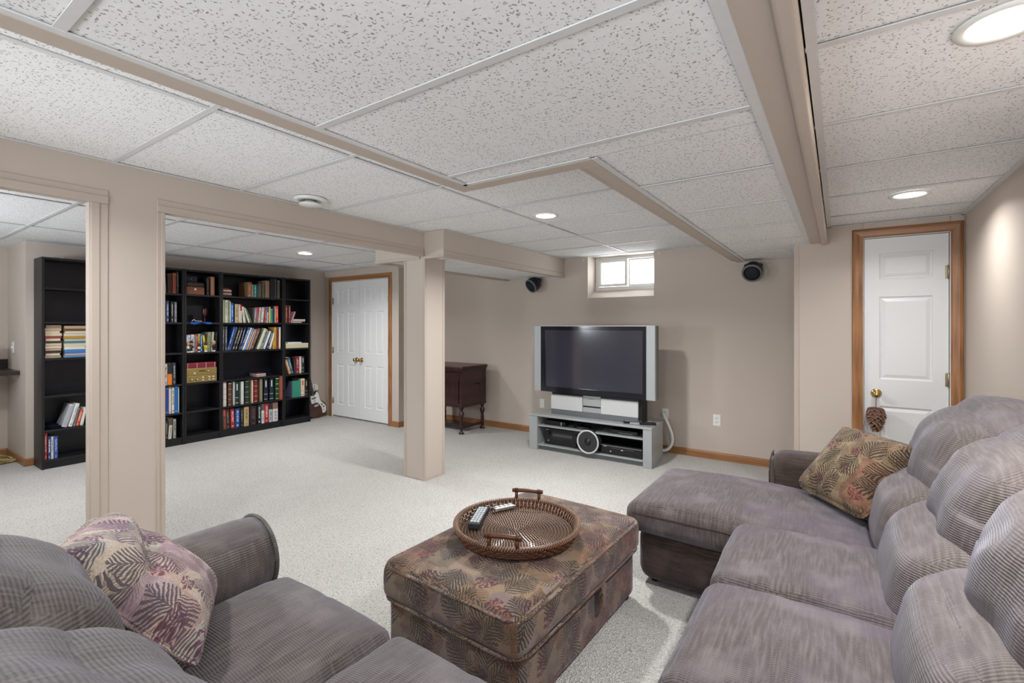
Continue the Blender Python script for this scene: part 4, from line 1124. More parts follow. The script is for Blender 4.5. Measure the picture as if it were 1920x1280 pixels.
BOOKS = '''D1|3.161|0.059|0.192|0.0|8c6448|c9a37c|t|brown leather-look
D1|3.22|0.023|0.167|0.0|b58d68|6a4a34|p|thin tan
D1|3.248|0.038|0.165|0.0|1f8f8c|9fe0d8|t|teal
D1|3.29|0.014|0.162|0.0|4c6f70|2c4044|p|thin grey-teal
D1|3.311|0.038|0.185|0.0|6d6052|4b4036|p|grey-brown
D1|3.351|0.036|0.188|0.0|5c5148|7d7064|p|dark taupe
D1|3.392|0.059|0.227|0.0|94785f|6b523f|p|thick tan
D1|3.464|0.057|0.257|0.0|16161c|2a2a33|p|thick black
D1|3.524|0.028|0.26|0.0|3b3a40|6c6b70|p|charcoal
D1|3.56|0.039|0.248|0.0|5d5848|8a8570|p|olive-grey
D2|2.859|0.024|0.283|0.0|c6c79a|7d8060|p|pale green
D2|2.887|0.034|0.28|0.0|d6d3bd|55604a|t|cream
D2|2.923|0.025|0.279|0.0|8d9a77|4d5a3e|t|sage green
D2|2.95|0.011|0.262|0.0|e8e8de|4f6f4f|p|thin white
D2|2.963|0.032|0.244|0.0|1b62b8|bcd8f4|t|bright blue
D2|2.998|0.009|0.225|0.0|2a2620|77705c|p|thin dark
D2|3.009|0.041|0.233|0.0|c9aa86|2a2018|t|tan with dark title
D2|3.054|0.021|0.231|0.0|dbd2bf|8d8372|p|cream narrow
D2|3.076|0.018|0.227|0.0|e4e0da|b02a30|l|white and red
D2|3.095|0.017|0.215|0.0|2b2a26|858270|p|slim dark
D2|3.113|0.024|0.203|-0.021|e2e6d2|c4453c|t|tilted white and green
D2|3.138|0.015|0.202|-0.023|7e8a5a|4c5636|p|tilted olive
D2|3.179|0.02|0.189|-0.06|dfe3d0|5c7a52|t|steeply leaning pale
D2|3.204|0.019|0.179|-0.067|5b7457|2d3b2b|p|steeply leaning green
D2|3.243|0.023|0.194|0.014|8a8486|d8d4d0|t|grey paperback
D2|3.269|0.026|0.199|0.012|7c6a6c|d0235f|l|grey and pink
D2|3.3|0.023|0.197|0.02|e0cfc0|c9744a|t|white and orange
D2|3.328|0.043|0.204|0.02|a9aaa0|f0f0ea|t|pale grey
D2|3.38|0.024|0.206|0.016|a82c40|e7b8bb|t|dark red
D2|3.412|0.019|0.211|0.012|c9cede|3a5aa6|l|white and blue
D2|3.444|0.027|0.212|0.0|d8bd5c|8a7430|p|yellow
D2|3.473|0.024|0.19|0.0|17909a|a2e2e2|p|turquoise
D2|3.501|0.02|0.222|0.0|33291f|6f5a44|p|dark brown
D2|3.523|0.014|0.222|0.0|d9cbb4|8d7d66|p|thin cream
D2|3.539|0.038|0.227|0.0|d5362b|f3c9bd|t|bright red
D3|2.856|0.018|0.302|0.005|55555a|c8c8cc|t|charcoal upright
D3|2.889|0.026|0.303|0.004|4a4a4c|bdbdc0|t|dark grey upright
D3|2.906|0.023|0.293|0.083|23509a|cfe0f2|t|blue leaning
D3|2.937|0.026|0.293|0.086|2c3f66|51658c|p|slate blue leaning
D3|2.974|0.027|0.289|0.09|2b2420|e0cda8|t|black and cream leaning
D3|3.007|0.025|0.288|0.088|23232a|d0d0d0|t|black leaning
D3|3.048|0.019|0.289|0.08|22263a|d9d9dd|t|midnight leaning
D3|3.071|0.026|0.289|0.108|29437c|e6ecf4|t|blue and white leaning
D3|3.1|0.018|0.283|0.105|e7e9ec|7f9cc8|p|white leaning
D3|3.122|0.022|0.279|0.108|5f86c2|dce6f4|t|light blue leaning
D3|3.147|0.018|0.262|0.103|d8a468|6f4d2a|p|orange-tan leaning
D3|3.18|0.016|0.262|0.093|a99bb2|6d6078|p|lavender leaning
D3|3.199|0.041|0.273|0.105|6b4a3c|a98a70|t|wide brown leaning
D3|3.252|0.019|0.271|0.097|1e1d20|6a6a6a|p|thin black leaning
D3|3.278|0.036|0.272|0.107|cfd3ae|8c9270|p|pale lime leaning
D3|3.321|0.039|0.26|0.082|8f9092|1c1c1e|t|patterned grey leaning
D3|3.371|0.026|0.237|0.088|dfe3e8|9aa2ae|p|cool white leaning
D3|3.406|0.033|0.244|0.08|232b45|c9d0dc|t|ink blue leaning
D3|3.446|0.027|0.24|0.067|e4e4e2|3a3a44|p|ivory leaning
D3|3.497|0.026|0.291|0.022|c9a13c|6a4d18|t|gold
D3|3.526|0.017|0.274|0.006|b98a2e|4a3414|p|thin ochre
D3|3.545|0.028|0.279|0.005|6a1c1e|a8544c|p|maroon
D3|3.578|0.025|0.29|0.002|e3d9c3|8a7f6a|p|cream upright
D5|2.858|0.066|0.301|0.0|d9cfcb|a89a98|b|white banded
D5|2.927|0.056|0.289|0.0|5c3a2a|c8a98c|b|brown banded
D5|2.988|0.012|0.291|0.0|e4e2de|b5b2ac|p|thin white
D5|3.002|0.012|0.298|0.0|d8d4cc|a8a49a|p|slim ivory
D5|3.016|0.061|0.294|0.0|12312f|e9e9e0|k|dark green labelled
D5|3.082|0.049|0.288|0.0|cfd0ca|9fa09a|p|pale grey
D5|3.135|0.069|0.297|0.0|143632|b9a56c|b|deep green gold-banded
D5|3.213|0.031|0.297|0.0|d8c1a0|a08862|p|beige
D5|3.25|0.065|0.298|0.0|7e2228|e0b49c|b|red gold-banded
D5|3.321|0.051|0.299|0.0|8d8268|5e5542|p|khaki
D5|3.38|0.074|0.3|0.0|141d30|e6e6de|k|navy labelled
D5|3.457|0.072|0.299|0.0|1b2a38|dfe2da|k|blue-black labelled
D5|3.533|0.064|0.297|0.0|1c4a2c|d8dccb|b|bright green banded
D5|3.6|0.057|0.313|0.0|9c5238|6d3322|p|terracotta
D6|2.865|0.038|0.252|-0.014|7a4a34|c9584c|l|tan and red
D6|2.908|0.046|0.254|-0.01|33211e|a08a7c|t|dark brown
D6|2.96|0.051|0.248|-0.006|9c2730|eec6c2|t|crimson
D6|3.015|0.057|0.242|0.0|1f4c92|c9d8ee|t|royal blue
D6|3.075|0.038|0.242|0.0|1d1d20|8a8a88|t|black slim
D6|3.121|0.066|0.248|0.0|c3ab7c|6f5a34|t|sandy
D6|3.192|0.088|0.249|0.0|221e20|7c4a4c|t|thick black
D6|3.291|0.047|0.25|0.0|202126|d9d5d2|t|black and white
D6|3.343|0.038|0.256|0.0|dcdcdc|5a5a5c|l|white
D6|3.382|0.058|0.254|0.0|b21f26|f2dcd8|t|scarlet
D6|3.442|0.05|0.256|0.0|b9bcc2|2c2c34|l|silver-grey
D6|3.495|0.074|0.254|0.0|d9d7d6|8c6f5c|l|large white
E2|3.669|0.035|0.239|0.0|7a3b34|d8a25a|t|rust
E2|3.714|0.035|0.241|0.0|6e2f34|c9a8a0|t|wine red
E2|3.747|0.023|0.155|0.057|c78f94|7c4a50|p|leaning pink
E4|3.717|0.042|0.2|-0.062|c08a5c|efe0c4|t|leaning tan
E4|3.757|0.042|0.233|-0.062|14566a|a8d4dc|t|leaning teal
E4|3.771|0.024|0.218|-0.01|2a1c20|9c3a40|t|slim dark
E4|3.801|0.058|0.237|0.0|7c2630|dcb2ac|t|burgundy
E4|3.863|0.038|0.235|0.0|d9cec8|8c8480|p|off-white
E4|3.909|0.04|0.237|0.0|2b2a2a|dcd8cc|k|black with white label
E5|3.905|0.061|0.249|0.0|ddd0b6|a4322e|k|cream
E5|3.972|0.052|0.231|0.0|231c1c|b9a077|k|black oval-badged
C1|2.681|0.032|0.211|0.0|17171a|6a6a6c|t|black
C1|2.728|0.043|0.223|0.0|ab7a62|7c5442|p|clay-brown
C3|2.45|0.029|0.201|0.0|d8d9dc|8a93a8|p|white
C3|2.482|0.028|0.202|0.0|dfe2e8|3a4f86|t|white and navy
C3|2.513|0.033|0.208|0.0|c9ccd2|4a4e58|t|silver
C3|2.549|0.017|0.204|0.0|8d8f92|c2c4c6|p|thin grey
C3|2.567|0.02|0.211|0.0|c32f2c|f0d2c4|t|red
C3|2.589|0.021|0.214|0.0|b6b23e|3c5a2a|t|yellow-green
C3|2.613|0.023|0.219|0.0|2462ae|c8dcf2|t|blue
C3|2.659|0.022|0.198|-0.023|e0c62c|7a6a14|p|leaning yellow
C3|2.682|0.041|0.233|0.017|8d8f74|5c5e48|t|wide grey-green
C3|2.728|0.024|0.235|0.017|b4b59a|74765e|p|pale sage
C3|2.775|0.025|0.232|0.009|1d1d24|4a4a56|p|black
B1|2.251|0.017|0.198|-0.013|71767e|4a4e56|p|grey leaning
B1|2.277|0.048|0.224|0.0|3a1c18|6d3a30|p|thick oxblood
B1|2.328|0.038|0.232|0.0|8a4430|b9785c|p|russet
B1|2.371|0.017|0.252|0.0|23221f|8a8478|t|thin black
B2|2.24|0.016|0.243|0.0|23242c|c9ced6|t|black and white
B2|2.262|0.03|0.244|0.0|33406e|d2dcec|t|navy and white
B2|2.307|0.027|0.238|0.0|2a2a2c|d8d8d4|t|black
B2|2.342|0.027|0.234|0.0|6f7076|c9c9cc|t|pewter grey
B4|2.242|0.033|0.24|0.0|cfc3b4|4a3c34|t|cream
B4|2.278|0.046|0.246|0.0|25272c|e07c2c|o|black and orange
B4|2.329|0.033|0.248|0.0|33363e|b2b6be|t|slate
B5|2.243|0.015|0.292|0.0|8a1c40|c46a84|p|crimson
B5|2.259|0.027|0.305|0.0|1c4490|7c9cd0|p|blue
B5|2.288|0.026|0.308|0.0|d6cfc2|9a9284|p|cream
B5|2.318|0.029|0.299|0.0|cfccc8|4a4038|t|white patterned
B5|2.349|0.032|0.312|0.0|1768b0|8cc0e8|p|sky blue
B5|2.383|0.01|0.293|0.0|d2dcd8|8a9a94|p|thin pale
B6|2.255|0.025|0.216|0.0|23211f|a8a49c|t|black
B6|2.283|0.035|0.236|0.015|cdc6b6|5a4c40|l|leaning cream
B6|2.335|0.028|0.219|0.0|a8a6a0|2a2a2a|t|grey and black
A5|1.38|0.046|0.223|0.067|a9abb0|d8dadf|p|grey leaning
A5|1.43|0.033|0.225|0.061|dcdcdc|9aa0a8|t|white leaning
A5|1.466|0.016|0.18|0.039|6a6a6e|b0b0b2|p|slim grey
A5|1.484|0.028|0.16|0.039|c9502c|f0d0c0|t|orange leaning
A5|1.518|0.028|0.177|0.03|dad8d0|8a887e|p|ivory leaning
A6|1.236|0.023|0.261|0.0|a82c2c|eec8c0|t|red
A6|1.262|0.018|0.247|0.0|54606e|b0bac4|t|slate
A6|1.282|0.022|0.221|0.0|26386c|e0e6f0|t|navy and white
A6|1.306|0.019|0.214|0.0|dad8d6|7c6a6a|t|white
A6|1.326|0.03|0.215|0.0|35509a|aebce0|t|royal blue
'''
seen = {}
last = {}
rows = [l.split('|') for l in BOOKS.strip().split('\n')]
UNIT = {'A': (1.2575, 2.012), 'B': (2.059, 2.413), 'C': (2.46, 2.814), 'D': (2.861, 3.615), 'E': (3.662, 4.015)}
fit = {}
for sh in {r[0] for r in rows}:                      # thin a crowded row until it fits between the sides
    q = .95
    while q > .6:
        e = 0
        for r in rows:
            if r[0] == sh:
                y, w, h, dy = (float(v) for v in r[1:5])
                ww = max(.008 / math.cos(math.atan2(dy, h)), w * q)
                e = max(min(y, UNIT[sh[0]][1] - ww), e) + ww + .0008
        if e <= UNIT[sh[0]][1] + .001: break
        q -= .02
    fit[sh] = q
for (sh, y, w, h, dy, c, i, pat, words) in rows:
    y, w, h, dy = float(y), float(w), float(h), float(dy)
    k = seen[sh] = seen.get(sh, 0) + 1
    z = SZ[6 - int(sh[1])]
    th = math.atan2(dy, h); L = math.hypot(dy, h); t = max(.008, w * fit[sh] * math.cos(th))
    h2 = L - t * abs(math.sin(th)) * .5
    u = UNIT[sh[0]]
    y = max(min(y, u[1] - t / math.cos(th)), last.get(sh, 0)); last[sh] = y + t / math.cos(th) + .0008
    hi = y + t / math.cos(th) + max(dy, 0)
    if hi > u[1] and dy > .004: dy = max(0, dy - (hi - u[1])); th = math.atan2(dy, h)
    y = max(y, u[0] + (max(0, -dy)))
    d = random.uniform(.15, .20) if w < .05 else random.uniform(.19, .23)
    x = XFR - .018 - random.uniform(0, .012)
    if sh == 'D5' and k == 14: x = XFR + .006
    zz = z + .0006 + (t * math.sin(th) if th > 0 else 0)
    if th < 0: y2, zz = y, z + .0006
    lab = '%s book, %s from the left, %s of the %s' % (words, ORD[k - 1], SN[sh[1]], UN[sh[0]])
    book_mesh('book', lab, 'books on the %s of the %s' % (SN[sh[1]], UN[sh[0]]), t, h2, d, c, i, pat, (x, y, zz), (-th, 0, 0))

def flat_book(y0, y1, z0, z1, col, label, group, inkc='d8d0c0', depth=.14, x=-6.27, rz=0.0, pages_front=True, name='book'):
    """book lying flat; either its page edge or its spine faces the room"""
    t = z1 - z0; L = y1 - y0; c = min(.0028, t * .18)
    m = MB(); m.box(-depth, 0, 0, L, 0, c); m.box(-depth, 0, 0, L, t - c, t)
    if pages_front: m.box(-depth, -depth + .004, 0, L, 0, t)
    else: m.box(-.004, .001, 0, L, 0, t)
    o = m.build(name, M['book_p']); o.color = srgb(col); ink(o, inkc); tag(o, label, 'book', group)
    MB().box(-depth + .004, -.003, .003, L - .003, c, t - c).build('page_block', M['page'] if pages_front else M['page'], o)
    o.location = (x, y0, z0 + .0006); o.rotation_euler = (0, 0, rz)
    return o
g = 'books lying flat on the top shelf of the wide bookcase'
z = 1.741
for (h, c, lab, y1) in ((.016, '2a2228', 'dark book lying at the bottom of the pile, top shelf of the wide bookcase', 2.965), (.017, '8a2430', 'red-edged book second from the bottom of the pile, top shelf of the wide bookcase', 2.969),
                    (.018, '7a1c26', 'deep red book third from the bottom of the pile, top shelf of the wide bookcase', 2.965), (.024, 'a02c34', 'red book with white page edge on the pile, top shelf of the wide bookcase', 2.968),
                    (.020, '5c1a22', 'small maroon book on top of the pile, top shelf of the wide bookcase', 2.94)):
    flat_book(2.865 + random.uniform(0, .004), y1, z, z + h, c, lab, g, pages_front=c in ('8a2430', 'a02c34')); z += h + .0008
z = SZ[2] + .0005
for (y0, y1, h, c, lab) in ((3.294, 3.42, .020, '5a2040', 'lower purple book of the pair lying on the fourth shelf of the wide bookcase'), (3.291, 3.42, .021, '6c2444', 'upper purple book of the pair lying on the fourth shelf of the wide bookcase')):
    flat_book(y0, y1, z, z + h, c, lab, 'pair of purple books', x=-6.30, depth=.18); z += h + .0008
z = SZ[4] + .0005
for (y0, y1, h, c, lab) in ((3.76, 3.915, .016, '8a7f92', 'lilac book lowest in the flat pile, second shelf of the end bookcase'), (3.78, 3.965, .014, '2c2428', 'dark book in the middle of the flat pile, second shelf of end bookcase'), (3.778, 3.97, .020, 'e0dcd4', 'white book topping the flat pile, second shelf of the end bookcase')):
    flat_book(y0, y1, z, z + h, c, lab, 'flat pile on the end bookcase'); z += h + .0008
# two piles of paperbacks in the leftmost bookcase
PA = [('9c8a74', .024), ('6b4a38', .022), ('2c2422', .026), ('b89a7c', .020), ('7c3a2c', .026), ('c8b49a', .024), ('3a2a24', .022), ('a87858', .025), ('8a3c2e', .024), ('d0bda2', .026), ('9a6a4e', .022), ('b5a188', .028), ('8a7058', .028)]
PB = [('5a8ab8', .022), ('b04a5a', .014), ('3a6ea8', .024), ('2a7ac0', .018), ('dcdcdc', .034), ('cfc0a4', .026), ('3c7a8a', .022), ('5a4634', .020), ('a8873c', .030), ('d0c4ac', .024), ('4a2c22', .026), ('6a4a30', .024), ('b09878', .026)]
for side, L, y0, y1 in (('left', PA, 1.262, 1.386), ('right', PB, 1.400, 1.575)):
    z = SZ[3] + .0005
    for k, (c, h) in enumerate(L):
        a = y0 + random.uniform(0, .008); b = y1 - random.uniform(0, .012)
        pos = ['bottom'] + ['%s from the bottom' % ORD[q] for q in range(1, 12)] + ['topmost']
        nm = {'9c': 'sandy', '6b': 'brown', '2c': 'dark', 'b8': 'tan', '7c': 'rust', 'c8': 'cream', '3a': 'dark brown', 'a8': 'caramel', '8a': 'worn', 'd0': 'pale', '9a': 'copper', 'b5': 'beige', '5a': 'mid-tone', 'b0': 'rosy', '2a': 'bright blue', 'dc': 'thick white', 'cf': 'ivory', '3c': 'teal', '4a': 'dark red-brown', '6a': 'nut-brown'}[c[:2]]
        flat_book(a, b, z, z + h * .98, c, '%s paperback, %s of the %s pile in the leftmost bookcase' % (nm, pos[k], side), 'paperback piles in the leftmost bookcase', x=-6.272 - random.uniform(0, .01), depth=.17, pages_front=(k % 3 == 1))
        z += h
# loose things on the shelves
def ptag(o, *a): return tag(o, *a)
t = thing('cigar_box', 'small wooden box with a white clasp on the top shelf of the radio bookcase', 'box', (-6.33, 2.555, SZ[5]))
M['boxwood'] = make_wood('box_wood', '6a3a28', '8a5238', 'a0684a', (4, 50))
MB().box(-.07, .07, -.092, .096, 0, .066).build('box_body', M['boxwood'], t, bevel=.002); MB().box(-.07, .07, -.093, .097, .067, .090).build('lid', M['boxwood'], t, bevel=.002)
MB().lathe([(.0, .078), (.008, .076), (.014, .0705)], (0, .0, .062), 14, 'x').build('clasp', M['plate'], t)
o = soft_box((.15, .20, .052), r=.024, crown=(0, 0, .006), cuts=14, wr=.008, wsc=(20, 20, 20), seed=4).build('folded_bag', plain('grey_leather', '39352f', .5), loc=(-6.335, 2.56, SZ[5] + .117)); tag(o, 'folded grey leather pouch on top of the small wooden box', 'pouch')
t = thing('navy_case', 'dark navy case with a small clasp at the top of the radio bookcase', 'case', (-6.35, 2.525, SZ[5] + .146))
MB().box(-.07, .06, -.062, .062, 0, .072).build('case_body', plain('navy_case', '12172a', .5), t, bevel=.004); MB().box(.06, .063, -.012, .006, .03, .042).build('clasp', M['silver_dark'], t)
t = thing('goblet', 'dark red-brown goblet on the second shelf of the radio bookcase', 'goblet', (-6.33, 2.683, SZ[4]))
gm = plain('turned_wood_red', '4a1f1a', .3)
MB().lathe([(.026, 0), (.026, .004), (.008, .012), (.006, .05), (.007, .075)], (0, 0, 0), 20).build('stem', gm, t)
MB().lathe([(.007, .075), (.022, .088), (.027, .115), (.026, .155), (.024, .172), (.021, .172), (.022, .15), (.020, .10), (.0, .092)], (0, 0, 0), 22).build('bowl', gm, t)
bl = MB(); n = 14
for i in range(n + 1):
    for j in range(n + 1):
        u, v = i / n, j / n
        x = -6.39 + .16 * u; yy = 2.492 + .232 * v
        z = SZ[4] + .004 + .008 * abs(noise.noise(Vector((u * 3, v * 5, 1))))
        if u > .88: z -= (u - .88) * .22 * (.6 + .4 * math.sin(v * 9)); x = max(x, -6.2505) + .004
        bl.v.append((x, yy, z))
for i in range(n):
    for j in range(n): bl.quad([i * (n + 1) + j, (i + 1) * (n + 1) + j, (i + 1) * (n + 1) + j + 1, i * (n + 1) + j + 1], 0, True)
o = bl.build('blue_cloth', plain('bright_blue_cloth', '1a58b0', .8)); tag(o, 'bright blue cloth draped over the second shelf of the radio bookcase', 'cloth')
md = o.modifiers.new('s', 'SOLIDIFY'); md.thickness = .003
o = MB().tube(smooth([(-6.28, 2.525, SZ[4] + .016), (-6.275, 2.545, SZ[4] + .034), (-6.275, 2.565, SZ[4] + .020), (-6.27, 2.60, SZ[4] + .017), (-6.27, 2.63, SZ[4] + .016)]), .0032, 6).build('eyeglasses_cord', M['plate']); tag(o, 'thin white cord lying on the blue cloth', 'cord')
# bobblehead figures
SK = {'l': 'b98a6c', 'd': '3c2820'}
def figurine(y, hgt, shirt, skin, cap, label):
    t = thing('bobblehead_figure', label, 'figurine', (-6.262, y, SZ[3]), group='bobblehead figures on the radio bookcase'); s = hgt / .13
    def c(k): return plain('figure_' + k, k, .4)
    MB().lathe([(.017 * s, 0), (.017 * s, .010 * s), (.015 * s, .013 * s)], (0, 0, 0), 16).build('base', M['plate'], t)
    b = MB()
    for sd in (-1, 1): b.tube([(0, sd * .006 * s, .012 * s), (0, sd * .006 * s, .045 * s)], .0055 * s, 8)
    b.build('trousers', c('24242a') if shirt != 'd8c24a' else c('d8c24a'), t)
    b = MB().lathe([(.010 * s, .042 * s), (.013 * s, .055 * s), (.015 * s, .072 * s), (.006 * s, .080 * s)], (0, 0, 0), 14)
    for sd in (-1, 1): b.tube([(0, sd * .013 * s, .072 * s), (.006 * s, sd * .021 * s, .060 * s), (.014 * s, sd * .016 * s, .052 * s)], .0042 * s, 7)
    b.build('shirt', c(shirt), t)
    MB().lathe([(.003 * s, .078 * s), (.013 * s, .084 * s), (.0185 * s, .100 * s), (.0175 * s, .115 * s), (.010 * s, .127 * s), (.0, .130 * s)], (0, 0, 0), 18).build('head', c(SK[skin]), t)
    if cap: MB().lathe([(.0192 * s, .106 * s), (.0185 * s, .118 * s), (.010 * s, .130 * s), (.0, .133 * s)], (-.001, 0, 0), 18).build('hair', c(cap), t)
    f = MB()
    for sd in (-1, 1): f.lathe([(.0022 * s, .0), (.0, .002 * s)], (.0165 * s, sd * .006 * s, .104 * s), 8, 'x')
    f.box(.0165 * s, .0178 * s, -.005 * s, .005 * s, .092 * s, .0935 * s); f.build('face', M['black'], t)
figurine(2.480, .125, 'd8d4cc', 'l', None, 'pale bobblehead figure at the left end of the row')
figurine(2.513, .135, '1c1c20', 'l', '17171a', 'bobblehead figure in black with black hair, second of the row')
figurine(2.594, .105, 'e2ded6', 'd', '5a1c1c', 'small bobblehead figure in white and red, middle of the row')
figurine(2.667, .130, 'd8c24a', 'd', None, 'dark-skinned bobblehead figure in yellow')
figurine(2.756, .132, '1a1a1c', 'l', 'c8a868', 'blond bobblehead figure in black at the right end of the row')
# vintage hi-fi
M['gold'] = plain('brushed_gold_face', 'a8925a', .35, .55, vscale=90); M['cream_knob'] = plain('cream_knob', 'd8ccb0', .3)
def hifi(label, z0, h, knobs, extra=None):
    t = thing('vintage_amplifier', label, 'amplifier', (-6.262, 2.628, z0))
    MB().box(-.18, -.006, -.160, .158, .006, h).build('case', plain('bronze_case', '3a2f22', .5), t, bevel=.003)
    MB().box(-.006, 0, -.164, .162, .004, h).build('faceplate', M['gold'], t, bevel=.0015)
    for (y, z, r) in knobs:
        MB().lathe([(r * 1.25, 0), (r * 1.25, .003), (r, .004), (r, .016), (r * .8, .018)], (0, y, z), 18, 'x').build('knob', M['brass'] if r > .009 else M['cream_knob'], t)
        MB().lathe([(r * .6, .018), (r * .6, .0195)], (0, y, z), 14, 'x').build('knob_cap', M['cream_knob'], t)
    f = MB()
    for s in (-.12, .12): f.lathe([(.010, 0), (.010, .006)], (-.03, s, 0), 10)
    f.build('foot', M['black'], t)
    if extra: MB().box(0, .0015, *extra).build('dial_window', M['black'], t)
hifi('gold vintage amplifier with a row of knobs, lower of the two', SZ[2], .084, [(-.115, .042, .013), (-.058, .042, .013), (.008, .058, .008), (.008, .028, .008), (.076, .058, .008), (.076, .028, .008), (.120, .058, .008), (.120, .028, .008)])
hifi('gold vintage tuner with dial window, stacked on the lower amplifier', SZ[2] + .0848, .084, [(-.082, .026, .009), (.064, .050, .012)], (-.032, .035, .044, .054))
t = thing('gift_box', 'red box with pale stripes on top of the gold tuner', 'box', (-6.27, 2.628, SZ[2] + .170))
MB().box(-.17, 0, -.160, .158, 0, .052).build('box_body', plain('wine_red_board', '7c1f30', .5), t, bevel=.002)
MB().box(-.171, .001, -.162, .160, .042, .062).build('lid', plain('wine_red_lid', '842436', .5), t, bevel=.002)
for y in (-.150, -.052, .046, .143): MB().box(.0008, .0018, y - .003, y + .003, .0, .062).build('stripe', plain('pale_pink_stripe', 'c8a890', .5), t)
# end bookcase boxes
t = thing('storage_box', 'cream flat box lying on the third shelf of the end bookcase', 'box', (-6.262, 3.842, SZ[3]))
MB().box(-.22, 0, -.168, .166, 0, .052).build('box_body', plain('cream_card', 'cfc8a6', .6), t, bevel=.002); MB().box(-.222, .002, -.170, .168, .048, .066).build('lid', plain('cream_card_lid', 'd8d2b2', .6), t, bevel=.002)
o = MB().box(-6.44, -6.262, 3.70, 3.905, SZ[3] + .0665, SZ[3] + .083).build('white_folder', plain('white_card', 'dfe3ea', .5), bevel=.001); tag(o, 'white folder lying on top of the cream box', 'folder')
t = thing('magazine_file', 'lavender and green slanted magazine file on the fifth shelf of the end bookcase', 'magazine file', (-6.27, 3.83, SZ[1]))
sd = [(0, 0), (-.24, 0), (-.24, .235), (-.10, .235), (0, .235)]
MB().prism([(-.002, .0), (-.23, 0), (-.23, .12), (-.10, .23), (-.002, .23)], -.060, -.056, 'y').build('side_panel', plain('lavender_card', '6a6488', .6), t)
MB().prism([(-.002, .0), (-.23, 0), (-.23, .12), (-.10, .23), (-.002, .23)], .056, .060, 'y').build('side_panel', plain('lavender_card', '6a6488', .6), t)
MB().box(-.004, .001, -.060, .060, 0, .232).build('spine_panel', plain('sea_green_card', '2f8c74', .6), t)
MB().box(-.23, -.226, -.056, .056, 0, .12).build('back_panel', plain('lavender_card', '6a6488', .6), t); MB().box(-.226, -.004, -.056, .056, 0, .004).build('base_panel', plain('lavender_card', '6a6488', .6), t)
# dark platters in the leftmost bookcase
for k in range(2):
    o = MB().lathe([(.0, 0), (.055, 0), (.075, .010), (.078, .014), (.074, .015), (.054, .004), (.0, .003)], (-6.345, 1.345, SZ[1] + .0008 + k * .016), 30).build('blue_plate', plain('dark_blue_glaze', '141c34', .2)); tag(o, ('lower' if k == 0 else 'upper') + ' dark blue plate of the pair on the fifth shelf of the leftmost bookcase', 'plate', 'pair of dark blue plates')

# ================================================================== electric guitar
GT = thing('electric_guitar', 'brown electric guitar with white pickguard leaning beside the bookcase', 'guitar', (-6.42, 4.262, 0.002))
GT.rotation_euler = (math.radians(10), 0, 0); GT.rotation_euler = Euler((math.radians(10), math.radians(-7), 0))
BODY = [(.165, .09), (.172, .14), (.150, .19), (.105, .245), (.092, .29), (.100, .335), (.090, .375), (.062, .392), (.035, .362), (.0, .352), (-.035, .362), (-.068, .40), (-.098, .392), (-.108, .345), (-.098, .29), (-.115, .235), (-.140, .18), (-.140, .10), (-.105, .035), (-.03, .0), (.06, .005), (.125, .038)]
def spline_closed(P, k=4):
    out = []
    n = len(P)
    for i in range(n):
        p0, p1, p2, p3 = [Vector(P[(i + d) % n]) for d in (-1, 0, 1, 2)]
        for j in range(k):
            u = j / k; q = 0.5 * ((2 * p1) + (p2 - p0) * u + (2 * p0 - 5 * p1 + 4 * p2 - p3) * u * u + (-p0 + 3 * p1 - 3 * p2 + p3) * u ** 3); out.append((q.x, q.y))
    return out
M['gtr'] = make_wood('guitar_brown', '2e1710', '4a2a1c', '5c3826', (50, 4), .25)
MB().prism(spline_closed(BODY), -.02, .02, 'x').build('body', M['gtr'], GT, bevel=.005)
PG = [(.150, .075), (.160, .13), (.140, .17), (.100, .23), (.088, .29), (.092, .335), (.078, .372), (.058, .372), (.036, .345), (.0, .335), (-.05, .335), (-.055, .25), (-.045, .225), (.03, .222), (.06, .19), (.085, .135), (.088, .09), (.085, .055), (.105, .04), (.132, .050)]
MB().prism(spline_closed(PG), .0195, .0225, 'x').build('pickguard', M['plate'], GT)
MB().box(.0222, .028, -.040, .035, .290, .304).build('pickup', M['grey_dark'], GT, bevel=.002)
MB().box(.0195, .030, -.025, .045, .165, .195).build('bridge', M['chrome'], GT, bevel=.003)
for (y, z) in ((.100, .175), (.122, .135)): MB().lathe([(.010, .0222), (.010, .034)], (0, y, z), 14, 'x').build('control_knob', M['grey_dark'], GT, bevel=.002)
MB().lathe([(.006, .0222), (.006, .027)], (0, .112, .088), 12, 'x').build('jack', M['black'], GT)
nk = MB(); nk.prism([(-.026, .355), (.026, .355), (.020, .86), (-.020, .86)], .004, .024, 'x'); nk.build('neck', plain('rosewood_neck', '2c1a14', .45), GT, bevel=.004)
fr = MB()
for i in range(16):
    z = .37 + .48 * (i / 16) ** .9; fr.box(.0238, .0252, -.023, .023, z, z + .0018)
fr.build('fret', M['silver'], GT)
MB().prism([(-.022, .86), (.022, .86), (.034, .90), (.030, 1.02), (-.02, 1.03), (-.034, .93)], .0, .016, 'x').build('headstock', M['gtr'], GT, bevel=.003)
stg = MB()
for i in range(6): stg.tube([(.028, -.014 + i * .0056, .18), (.027, -.012 + i * .0048, .86)], .0006, 4)
stg.build('string', M['silver'], GT)
o = MB().box(-6.543, -6.515, 4.285, 4.335, .40, .475).build('plug_adapter', M['plate'], bevel=.004); tag(o, 'white plug-in adapter on the outlet behind the guitar neck', 'adapter')

